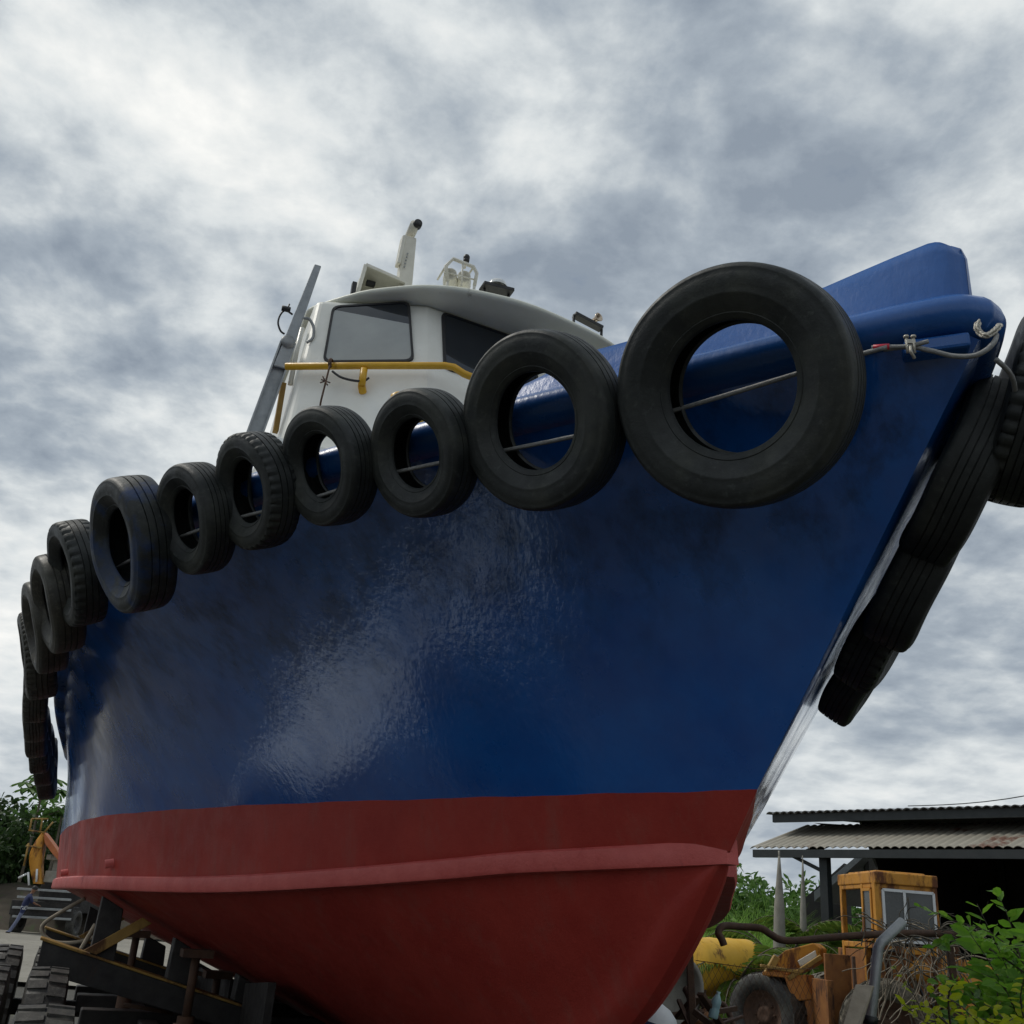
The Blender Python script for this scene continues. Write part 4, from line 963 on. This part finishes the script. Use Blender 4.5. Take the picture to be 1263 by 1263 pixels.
g = G(); g.box(lp3(.45,.75,1.35), EXl*.25, EYl*.25, ZV*.35); g.box(lp3(.62,.75,1.95), EXl*.06, EYl*.24, ZV*.38); g.build('seat', M['black'], loader, bevel=.04)
g = G(); g.bar(lp3(.1,.75,1.2), lp3(.22,.75,1.95), .05, .05, EYl); ring = [lp3(.2,.75,1.98)+EYl*.2*cos(k*pi/8)+(EXl*.5+ZV*.8)*.2*sin(k*pi/8) for k in range(17)]; g.tube(ring, .016, 6); g.build('steering_wheel', M['black'], loader)
g = G(); g.box(lp3(cl/2, .02, 1.32), EXl*cl/2*.98, EYl*.02, ZV*.34); g.box(lp3(.0,.95,1.30), EXl*.02, EYl*.5, ZV*.36); g.box(lp3(cl/2,.75,.92), EXl*cl/2, EYl*.7, ZV*.08); g.build('cab_panel', M['loader_rust'], loader, bevel=.01)
# ladder and rusty plates between cab and front frame
g = G(); g.box(lp3(-.42,.55,.98), EXl*.20, EYl*.03, ZV*.58); g.box(lp3(-.60,.7,.7), EXl*.05, EYl*.3, ZV*.5); g.build('side_plate', M['loader_rust'], loader, bevel=.01)
g = G()
for x in (-.40, -.08): g.bar(lp3(x,-.02,.35), lp3(x,.02,1.55), .045, .05, EYl)
for z in (.45, .80, 1.12): g.bar(lp3(-.40,-.02,z), lp3(-.08,-.02,z), .10, .04)
g.build('ladder', M['rust'], loader, bevel=.006)
g = G(); g.tube(smoothpath([lp3(-.18,-.1,1.0), lp3(-.20,-.12,1.45), lp3(-.12,-.14,1.62), lp3(.15,-.15,1.66)], 6), .02, 8); g.build('grab_rail', M['black'], loader)
# engine hood, open bay frame, counterweight
g = G(); g.prism([lp3(cl+.02,.05,1.68), lp3(2.15,.10,1.50), lp3(2.15,.10,1.05), lp3(1.28,.05,1.05), lp3(1.28,.05,1.32), lp3(cl+.02,.05,1.36)], EYl*1.4); g.build('hood', M['loader'], loader, bevel=.03)
g = G(); g.box(lp3(1.22,.07,.82), EXl*.06, EYl*.05, ZV*.46); g.prism([lp3(1.28,.02,1.05), lp3(2.2,.06,1.05), lp3(2.2,.06,.45), lp3(1.28,.02,.38)], EYl*1.4); g.build('counterweight', M['loader'], loader, bevel=.04)
g = G(); g.box(lp3(.75,.85,.55), EXl*.9, EYl*.35, ZV*.16); g.box(lp3(.8,.8,1.0), EXl*.36, EYl*.3, ZV*.28); g.tube([lp3(.75,.45,1.2), lp3(1.1,.4,.95)], .09, 10); g.build('engine', M['blacksteel'], loader, bevel=.02)
g = G(); g.lathe(lp3(.52,-.12,1.42), -EYl+EXl*-.3, [(0,-.1),(.12,-.1),(.15,0),(.14,.05),(.10,.09),(0,.10)], 18); g.build('air_filter', M['loader'], loader)
g = G(); g.tube([lp3(1.35,.35,1.5), lp3(1.35,.35,2.0), lp3(1.42,.35,2.08)], .05, 10); g.build('exhaust', M['rust'], loader)
for k in range(4):
    g = G(); g.tube(smoothpath([lp3(.35+k*.18,-.02,1.28-.03*k), lp3(.45+k*.12,-.12,1.0), lp3(.30+k*.2,-.05,.78), lp3(.5+k*.15,.2,.6)], 5), .022, 7); g.build('hose', M['black'], loader)
for x_, z_ in ((.12,1.14),(.5,1.14),(.8,1.14)):
    g = G(); g.bar(lp3(x_,-.01,.98), lp3(x_,-.01,1.62), .03, .03, EYl); g.build('panel_rib', M['rust'], loader)
# front frame: boom towers, arm, fender
fo = lp3(-.55,.75,0)
def fp(a_, b_, z): return LW*1+fdir*a_+fsd*b_+V((0,0,z-LW.z))
g = G(); g.box(fp(-.1,-.85,.72), fdir*.95, fsd*.32, ZV*.24); g.box(fp(-1.1,-.8,.7), fdir*.3, fsd*.12, ZV*.3); g.build('front_frame', M['loader_rust'], loader, bevel=.03)
g = G(); P = [at(x, y, 17.2) for x, y in ((945,1192),(968,1172),(1003,1163),(1012,1170),(1010,1186),(985,1200),(960,1203))]; g.prism(P, V((.20,.30,0)))
g.build('boom_tower', M['loader'], loader, bevel=.02)
g = G(); P = [at(x, y, 17.1) for x, y in ((984,1185),(1006,1172),(1008,1181),(988,1193))]; g.prism(P, V((-.02,-.05,0))); g.build('access_plate', M['cream'], loader, bevel=.01)
g = G(); g.bar(at(972,1207,17.0), at(1013,1180,17.0), .06, .07); g.bar(at(938,1191,17.0), at(985,1199,17.0), .08, .05); g.bar(at(945,1203,17.1), at(958,1180,17.1), .10, .10); g.build('lift_arm', M['rustyellow'], loader, bevel=.01)
g = G(); P = [at(x, y, 17.0) for x, y in ((966,1203),(992,1202),(1003,1233),(978,1235))]; g.prism(P, V((.25,.35,0))); P2 = [at(x,y,17.0) for x, y in ((940,1198),(966,1200),(968,1206),(940,1203))]; g.prism(P2, V((.25,.35,0)))
g.build('fender', paint('orange_rust_fender', (.45,.16,.03), (.55,.24,.05), 5, (.5,.8), 0, .2, 50, (.17,.06,.02), .55), loader, bevel=.015)

# ------------------------------------------------------------------ scrap in front of and beside the loader
tk = thing('yellow_drum_tank', 'faded yellow cylindrical tank on a rusty stand behind the stem', 'tank', V((4.0,19.3,0)))
ta, tb_ = at(852,1192,18.9), at(921,1193,19.7); ad = (tb_-ta).normalized(); ln_ = (tb_-ta).length
g = G(); rr_ = .46; pr = [(0,-.05),(rr_*.6,-.04),(rr_*.96,0),(rr_,.03)]
for i in range(1, 9): pr += [(rr_+(.012 if i in (3,6) else 0), ln_*i/9)]
pr += [(rr_, ln_-.02),(rr_*.97,ln_),(rr_*.7,ln_+.04),(0,ln_+.05)]
g.lathe(ta, ad, pr, 40); g.build('shell', M['tank'], tk)
g = G()
for t in (.15,.85):
    p = ta.lerp(tb_, t)
    for o_ in (-.4,.4): g.bar((p.x, p.y+o_, 0), (p.x, p.y+o_*.8, p.z-.34), .08, .08, XX)
    g.bar((p.x, p.y-.45, p.z-.51), (p.x, p.y+.45, p.z-.51), .07, .09)
g.build('stand', M['rust'], tk)
g = G(); pp = smoothpath([at(893,1166,10), at(890,1158,10), at(886,1150,10.02), at(893,1142,10.05), at(915,1143,10.1), at(938,1145,10.1), at(950,1152,10.1), at(963,1159,10.1), at(985,1160,10.1), at(1040,1155,10.1), at(1120,1151,10.1), at(1180,1153,10.1), at(1205,1157,10.1)], 5)
g.tube(pp, .033, 10); tag(g.build('rusty_pipe', M['rust']), 'long bent rusty brown pipe lying level across the scrap', 'pipe')
for x, D, lab in ((857, 9.8, 'thin rusty iron post in front of the yellow tank'), (1178, 10.2, 'rusty iron post in the bush holding up the bent pipe')):
    p = at(x, 1175, D); g = G(); g.bar((p.x+.03, D, 0), (p.x-.05, D, p.z+.05), .06, .05, YY); g.box((p.x+.03, D, .02), XX*.1, YY*.1, ZV*.02); tag(g.build('iron_post', M['rust'], bevel=.005), lab, 'post')
g = G(); p0, p1, p2 = at(1072,1275,8), at(1083,1166,8), at(1113,1137,8.1); p0 = p1+(p0-p1)*(p1.z/(p1.z-p0.z)); g.tube([p0, p0.lerp(p1,.5), p1-V((0,0,.02)), p1+(p2-p1)*.12, p2], .037, 12)
gp = tag(g.build('grey_pipe', M['greyp']), 'upright grey pipe with its top bent to the right, in front of the loader', 'pipe')
g = G(); g.lathe(p0.lerp(p1,.70), (p1-p0), [(.043,-.03),(.05,-.03),(.05,.03),(.043,.03)], 14); g.build('clamp_band', M['black'], gp)
g = G(); P = [at(1055,1214,7.9), at(1077,1216,7.9), at(1058,1275,7.6), at(1036,1275,7.6)]; bt = .95
P[2] = P[1]+(P[2]-P[1])*(P[1].z/(P[1].z-P[2].z)); P[3] = P[0]+(P[3]-P[0])*(P[0].z/(P[0].z-P[3].z))
g.prism(P, V((.03,.05,.0))); tag(g.build('plank', M['wood'], bevel=.006), 'weathered pale plank leaning against the grey pipe', 'plank')
# tapered concrete posts
for x, y0, D, rb, lab in ((961,1056,20.3,.13,'tall tapered concrete post left of the shed post, tip against the sky'), (990,1062,20.9,.08,'thinner tapered concrete post right beside the shed post')):
    tpp = at(x, y0, D); b_ = V((tpp.x-.08, D, 0)); g = G(); g.tube([b_, b_.lerp(tpp,.45), b_.lerp(tpp,.72), b_.lerp(tpp,.93), tpp], [rb*1.15, rb*.95, rb*.75, rb*.30, rb*.16], 12)
    g.tube([tpp-ZV*.06, tpp+ZV*.10], rb*.14, 6); tag(g.build('concrete_post', M['concrete']), lab, 'post')
# concrete pipe lump, white cover, bottle
c0, c1 = at(822,1222,11.2), at(842,1219,10.6); g = G(); ax = V((.45,-.85,-.05)).normalized(); cc0 = V((c1.x, c1.y, .0)); 
cz = at(838,1220,10.8); g.lathe(cz-ax*.75, ax, [(.0,0),(.27,0),(.30,.03),(.31,.72),(.30,.75),(.25,.75),(.24,.6),(0,.6)], 28); g.lathe(cz-ax*.2+V((-.1,.05,-.55)), ax, [(0,-.3),(.3,-.3),(.32,0),(.3,.3),(0,.3)], 20)
tag(g.build('concrete_pipe', M['concrete']), 'mossy grey broken concrete pipe lying behind the stem', 'concrete pipe')
cz = at(800,1262,9); wc = thing('white_cover', 'white rounded plastic cover with a dark lower rim, just behind the keel', 'cover', V((cz.x, cz.y, 0)))
g = G(); g.lathe(cz, ZV+XX*.25, [(.24,0),(.235,.03),(.20,.09),(.14,.14),(.07,.165),(0,.17)], 28); g.build('dome', M['whiteplastic'], wc)
g = G(); g.lathe(cz, ZV+XX*.25, [(.245,-.10),(.26,-.08),(.26,.0),(.243,.02)], 28); g.tube([V((cz.x,cz.y,0)), cz-ZV*.05], [.22,.24], 20); g.build('rim_band', M['navy'], wc)
bt_ = V((at(879,1245,9.3).x, 9.3, at(879,1256,9.3).z)); g = G(); g.lathe(bt_, ZV+XX*.25, [(0,0),(.036,0),(.04,.01),(.04,.07),(.036,.08),(.04,.09),(.04,.14),(.02,.18),(.015,.19),(.017,.21),(0,.21)], 16)
tag(g.build('plastic_bottle', M['bottle']), 'pale blue plastic bottle standing on the scrap below the yellow tank', 'bottle')
# heap of scrap iron under it
rg = random.Random(11)
for i in range(15):
    x = rg.uniform(846, 892); p = at(x, rg.uniform(1240,1268), rg.uniform(9.2,11)); L_ = rg.uniform(.2,.6); d = V((rg.uniform(-1,1), rg.uniform(-1,1), rg.uniform(-.2,.9))).normalized()
    g = G()
    if i % 3: g.bar(p-d*L_/2, p+d*L_/2, rg.uniform(.04,.14), rg.uniform(.02,.05))
    else: g.tube(smoothpath([p-d*L_/2, p+V((.05,.05,.1)), p+d*L_/2], 4), rg.uniform(.02,.05), 8)
    lo = min(v_.z for v_ in g.v)
    kd_ = 'flat' if i % 3 else 'round'
    tag(g.build('scrap_iron', M['rust'] if i % 4 else M['loader_rust'], bevel=.004 if i % 3 else 0), 'rusty length of scrap iron in the tangled heap left of the loader', 'scrap iron', 'scrap iron heaped by the loader')
g = G(); rows = []
for i in range(14):
    rows.append([])
    for j in range(30):
        x = 1.0+j*.055; y = 8.7+i*.28; e = max(0.0, sin(pi*i/13)*sin(pi*j/29)); rows[-1].append((x, y, -.05+ (e**.6)*(.55+.10*sin(x*5)*cos(y*3))))
g.grid(rows); tag(g.build('scrap_mound', M['earth'], recalc=False), kind='structure')
# chain link netting in front of the tank
nf = thing('chain_link_fence', 'sagging rusty chain link netting stretched in front of the yellow tank', 'fence', V((at(860,1200,11.6).x, 11.6, 0)))
xa, xb, zt = at(858,1200,11.6).x, at(1010,1200,11.6).x, 1.42; g = G(); st = .065; n_ = int((xb-xa+zt)/st)
for i in range(n_):
    for s_ in (1, -1):
        pts = []
        for k in range(12):
            z = zt*k/11; x = xa+i*st-(zt*.5) + s_*(z-zt/2)*.55
            if xa <= x <= xb: pts.append(V((x, 11.6+.05*sin(x*3+z*2), z+.03*sin(x*2.2)*(z/zt))))
        if len(pts) > 1: g.tube(pts, .0022, 3, cap=False)
g.build('netting', M['rust'], nf, recalc=False)
g = G(); g.tube([V((xa,11.6,zt-.01)), V(((xa+xb)/2,11.6,zt-.05)), V((xb,11.6,zt))], .004, 5); g.build('strand', M['rust'], nf)
# ------------------------------------------------------------------ plants on the right
def spray(g, lg, p, d, L, rg, leaf_l, leaf_w, nl, droop=.6, m=0):
    pts = [p]; v = V(d).normalized(); q_ = V(p)
    for i in range(8): v = (v+V((rg.uniform(-.12,.12), rg.uniform(-.12,.12), -droop*.06*i+rg.uniform(-.05,.05)))).normalized(); q_ = q_+v*L/8; pts.append(q_)
    if g: g.tube(pts, [.009*(1-.09*i) for i in range(9)], 5)
    for k in range(nl):
        t = .2+.8*(k+.5)/nl; i = min(7, int(t*8)); a_ = pts[i].lerp(pts[i+1], t*8-i); dr = (pts[i+1]-pts[i]).normalized(); sd = dr.cross(ZV+rv(rg)*.3).normalized()*(1 if k % 2 else -1)
        leaf(lg, a_, dr*.55+sd+rv(rg)*.35, ZV*.7+V((-.1,-.45,0))+rv(rg)*.8, leaf_l*rg.uniform(.7,1.2), leaf_w*rg.uniform(.8,1.2), m)
def bush(label, base, n, H, spread, mat_, seed, ll=.12, lw=.06, nl=18, lean=(0,0,0), foot=.35):
    rg = random.Random(seed); base = V(base); t = thing('leafy_bush', label, 'bush', base); sg = G(); lg = G()
    for i in range(n):
        a_ = rg.uniform(0, 2*pi); d = V((cos(a_)*spread, sin(a_)*spread, 1))*1.0+V(lean)+rv(rg)*.25; L_ = H*rg.uniform(.55, 1.1)
        b = base+V((rg.uniform(-foot,foot), rg.uniform(-foot,foot), 0)); spray(sg, lg, b, d, L_, rg, ll, lw, nl, .7)
        for k in range(3): 
            t0 = rg.uniform(.35, .85); spray(sg, lg, b+d.normalized()*L_*t0*.9, d+rv(rg)*.7, L_*(.28 if H < 2 else .36), rg, ll, lw, nl//2, .6)
    sg.build('stems', M['darkvine'], t); lg.build('leaves', mat_, t, recalc=False); return t
def bx(px, D): p = at(px, 1180, D); return V((p.x, D, 0))
bush('tall bright green leafy bush at the right edge in front of the shed', bx(1312, 8.2), 44, 2.2, .20, M['bush'], 21, .14, .068, 32, (-.04,0,0))
bush('yellow green bush glowing in front of the loader hood', bx(1234, 7.2), 20, 1.66, .03, M['lime'], 22, .085, .043, 24, foot=.09)
bush('deep green bush filling the corner behind the bright one', bx(1325, 9.2), 36, 1.9, .35, M['leaf2'], 23, .14, .065, 30)
bush('small fresh green plant low between the dry vines and the yellow green bush', bx(1172, 8.6), 5, .80, .06, M['bush'], 24, .08, .045, 14)
# dry vines over the engine bay and along the pipe
rg = random.Random(5); g = G()
for i in range(80):
    x, y = rg.uniform(1095,1185), rg.uniform(1145,1215); D = rg.uniform(14.6,15.6); p = at(x, y, D); pts = [p]; v = V((rg.uniform(-1,1), rg.uniform(-.3,.3), rg.uniform(-1,.6))).normalized()
    for k in range(6): v = (v+V((rg.uniform(-.6,.6), rg.uniform(-.2,.2), rg.uniform(-.7,.35)))).normalized(); pts.append(pts[-1]+v*.13)
    g.tube(smoothpath(pts, 3), rg.choice((.006,.008,.011)), 4, i % 3 == 0 and 1 or 0, cap=False)
for i in range(55):
    x = rg.uniform(1085,1215); p = at(x, 1152+rg.uniform(-4,5), 10.1); pts = [p]; v = V((rg.uniform(-1,1), rg.uniform(-.3,.3), rg.uniform(-.2,1))).normalized()
    for k in range(7): v = (v+V((rg.uniform(-.5,.5), rg.uniform(-.3,.3), -.22+rg.uniform(-.3,.3)))).normalized(); pts.append(pts[-1]+v*.055)
    g.tube(smoothpath(pts, 3), rg.choice((.003,.004,.006)), 4, i % 2, cap=False)
tag(g.build('dry_vines', [M['vine'], M['darkvine']], recalc=False), 'tangled dry vines draped over the loader engine bay and rusty pipe', 'dry vines', kind='stuff')
# palms and reeds beyond
def palm(label, base, H, n, L, seed, spread=1.0):
    rg = random.Random(seed); base = V(base); t = thing('palm_tree', label, 'palm', base, 'palms by the shed'); sg = G(); lg = G()
    top = base+V((0,0,H)); sg.tube([base, base.lerp(top,.5)+V((.05,0,0)), top], [.12,.10,.08], 9)
    for i in range(n):
        a_ = i*2.39996; el = rg.uniform(.2, 1.2); v = V((cos(a_)*cos(el), sin(a_)*cos(el), sin(el))); q_ = top; pts = [q_]
        for k in range(14): v = (v+V((0,0,-.085-.01*k))).normalized(); q_ = q_+v*L/14; pts.append(q_)
        sg.tube(pts, [.022*(1-k/16) for k in range(15)], 5)
        for k in range(1, 14):
            for s_ in (-1, 1):
                for h in (0, .5):
                    dr = (pts[k+1]-pts[k]).normalized(); sd = dr.cross(ZV).normalized()*s_; p = pts[k].lerp(pts[k+1], h)
                    leaf(lg, p, dr*.8+sd*1.0-ZV*.35+rv(rg)*.12, ZV+sd*.3, L*.26*(1-.55*abs(k/14-.45)), .035)
    sg.build('trunk', M['bark'], t); lg.build('fronds', M['palm'], t, recalc=False)
palm('young palm with arching fronds between the two concrete posts', bx(965, 20.5), 1.1, 20, 2.0, 31)
palm('low palm between the yellow tank and the tall reeds', bx(912, 19.0), 1.0, 16, 1.4, 32)
palm('upright palm with fronds rising behind the loader cab', bx(1022, 21), 1.35, 18, 1.9, 33)
def tallgrass(px0, px1, D0, D1, n, H, seed):
    rg = random.Random(seed); g = G()
    for i in range(n):
        D = rg.uniform(D0, D1); p = bx(rg.uniform(px0, px1), D); h = H*rg.uniform(.6, 1.1); v = V((rg.uniform(-.35,.35), rg.uniform(-.3,.3), 1)).normalized(); w_ = rg.uniform(.02,.04); s_ = V((cos(i), sin(i), 0)); q_ = p; L_ = []; R_ = []
        for k in range(6):
            ww = w_*(1-k/5.3); L_.append(q_-s_*ww*.5); R_.append(q_+s_*ww*.5); v = (v+V((v.x*.35, v.y*.35, -.14*k*.5))).normalized(); q_ = q_+v*h/5
        g.add(L_+R_, [(k, k+1, 7+k, 6+k) for k in range(5)], 0, True)
    return g
tag(tallgrass(870, 965, 22, 29, 3400, 2.75, 41).build('tall_reeds', M['reed'], recalc=False), 'bright green tall reeds beyond the yellow tank', 'reeds', kind='stuff')
tag(tallgrass(880, 1160, 11.2, 13, 700, .62, 42).build('weeds', M['palm'], recalc=False), 'rough weeds growing through the scrap', 'weeds', kind='stuff')
GR = 'trees beyond the shed'
tree('broadleaf_tree', 'feathery green tree rising behind the reeds beside the stem', bx(912, 40), 3.7, 2.6, 12, 4600, .30, M['leaf2'], 51, GR)
tree('broadleaf_tree', 'darker low tree behind the tall concrete post', bx(965, 44), 3.1, 2.6, 11, 4000, .30, M['leaf'], 52, GR)
tree('broadleaf_tree', 'small tree seen past the right side of the shed post', bx(1014, 42), 4.3, 1.6, 9, 2600, .30, M['leaf2'], 53, GR)
tree('broadleaf_tree', 'far tree filling the gap under the shed roof', bx(1050, 52), 3.0, 2.6, 10, 3000, .32, M['leaf'], 55, GR)
CLOUD_GAIN = 1.0
GLOWS = [(tuple(ray(665,205)), 400, .055), (tuple(ray(15,290)), 300, .05), (tuple(ray(10,800)), 200, .10), (tuple(ray(420,120)), 200, .02), (tuple(ray(1000,120)), 40, -.03), (tuple(ray(1150,250)), 150, .03), (tuple(ray(120,430)), 150, -.03)]
# ------------------------------------------------------------------ sky, sun, view
SUN_AZ, SUN_EL = radians(-70), radians(52)      # azimuth clockwise from +Y, behind broken cloud on the left
w = bpy.data.worlds.new('World'); bpy.context.scene.world = w; w.use_nodes = True
t = w.node_tree; nd = t.nodes; LK = t.links.new
bg = nd['Background']; out = nd['World Output']
sky = nd.new('ShaderNodeTexSky'); sky.sky_type = 'NISHITA'; sky.sun_disc = False; sky.sun_elevation = SUN_EL; sky.sun_rotation = SUN_AZ
LK(sky.outputs[0], bg.inputs['Color']); bg.inputs['Strength'].default_value = .08
tc = nd.new('ShaderNodeTexCoord')
def mth(op, a, b=0, c=None):
    x = nd.new('ShaderNodeMath'); x.operation = op
    for i, v in enumerate((a, b, c)):
        if v is None: continue
        if hasattr(v, 'is_linked'): LK(v, x.inputs[i])
        else: x.inputs[i].default_value = v
    return x.outputs[0]
sep = nd.new('ShaderNodeSeparateXYZ'); LK(tc.outputs['Generated'], sep.inputs[0])
zz = mth('ADD', mth('MAXIMUM', sep.outputs[2], 0.0), .24)
cmb = nd.new('ShaderNodeCombineXYZ'); LK(mth('DIVIDE', sep.outputs[0], zz), cmb.inputs[0]); LK(mth('DIVIDE', sep.outputs[1], zz), cmb.inputs[1])
def noise(scale, detail, rough, off, dist=0, st=(1,1,1)):
    mp = nd.new('ShaderNodeMapping'); mp.inputs['Location'].default_value = off; mp.inputs['Scale'].default_value = st; LK(cmb.outputs[0], mp.inputs['Vector'])
    n = nd.new('ShaderNodeTexNoise'); n.inputs['Scale'].default_value = scale; n.inputs['Detail'].default_value = detail; n.inputs['Roughness'].default_value = rough; n.inputs['Distortion'].default_value = dist
    LK(mp.outputs[0], n.inputs['Vector']); return n.outputs['Fac']
def sm(x, lo, hi):
    m = nd.new('ShaderNodeMapRange'); m.interpolation_type = 'SMOOTHSTEP'; m.inputs[1].default_value = lo; m.inputs[2].default_value = hi; LK(x, m.inputs[0]); return m.outputs[0]
big = noise(1.3, 4, .5, (3.1, 1.7, 0), .1); mid = noise(4.8, 7, .58, (7.3, 2.9, 0), .15); fine = noise(13, 6, .6, (1.2, 5.5, 0), .1)
puff = noise(5.2, 3, .5, (2.3, 8.1, 0), .2)
puff = mth('SUBTRACT', .78, mth('MULTIPLY', mth('ABSOLUTE', mth('SUBTRACT', puff, .5)), 3.2))      # billowy lumps
lowz = sm(sep.outputs[2], .02, .42)                                                             # flatter banks towards the horizon
dev = mth('ADD', mth('MULTIPLY', mth('SUBTRACT', mid, .5), .46), mth('ADD', mth('MULTIPLY', mth('SUBTRACT', fine, .5), .15), mth('MULTIPLY', mth('SUBTRACT', puff, .5), .10)))
f = mth('ADD', mth('ADD', mth('MULTIPLY', big, .46), .305), mth('MULTIPLY', dev, mth('ADD', .45, mth('MULTIPLY', lowz, .60))))
# thin, glowing places in the overcast (direction, tightness, gain)
def glow(d, k, gain):
    d = V(d).normalized(); v = nd.new('ShaderNodeVectorMath'); v.operation = 'DOT_PRODUCT'; LK(tc.outputs['Generated'], v.inputs[0]); v.inputs[1].default_value = d
    return mth('MULTIPLY', mth('POWER', mth('MAXIMUM', v.outputs['Value'], 0), k), gain)
gl = None
for d, k, gain in GLOWS:
    e = glow(d, k, gain); gl = e if gl is None else mth('ADD', gl, e)
f2 = mth('ADD', f, gl)
rmp = nd.new('ShaderNodeValToRGB'); el = rmp.color_ramp.elements
for _ in range(3): el.new(.5)
for e, (p, c) in zip(el, ((.44,(.27,.32,.385)), (.505,(.375,.43,.49)), (.56,(.52,.57,.61)), (.62,(.71,.75,.765)), (.73,(.98,.98,.95)))): e.position = p; e.color = (*c, 1)
LK(f2, rmp.inputs['Fac'])
bg2 = nd.new('ShaderNodeBackground'); LK(rmp.outputs[0], bg2.inputs['Color']); bg2.inputs['Strength'].default_value = CLOUD_GAIN
cover = sm(f2, .30, .42)
mx = nd.new('ShaderNodeMixShader'); LK(cover, mx.inputs[0]); LK(bg.outputs[0], mx.inputs[1]); LK(bg2.outputs[0], mx.inputs[2]); LK(mx.outputs[0], out.inputs['Surface'])
sl = bpy.data.lights.new('sun', 'SUN'); sl.energy = 1.5; sl.angle = radians(14); sl.color = (1, .95, .86)
so = bpy.data.objects.new('sun', sl); C.objects.link(so)
sd = V((sin(SUN_AZ)*cos(SUN_EL), cos(SUN_AZ)*cos(SUN_EL), sin(SUN_EL))); so.rotation_euler = sd.to_track_quat('Z', 'Y').to_euler(); so.location = sd*50
sc = bpy.context.scene
sc.view_settings.view_transform = 'Standard'; sc.view_settings.look = 'None'; sc.view_settings.exposure = 0; sc.view_settings.gamma = 1
sc.render.film_transparent = False
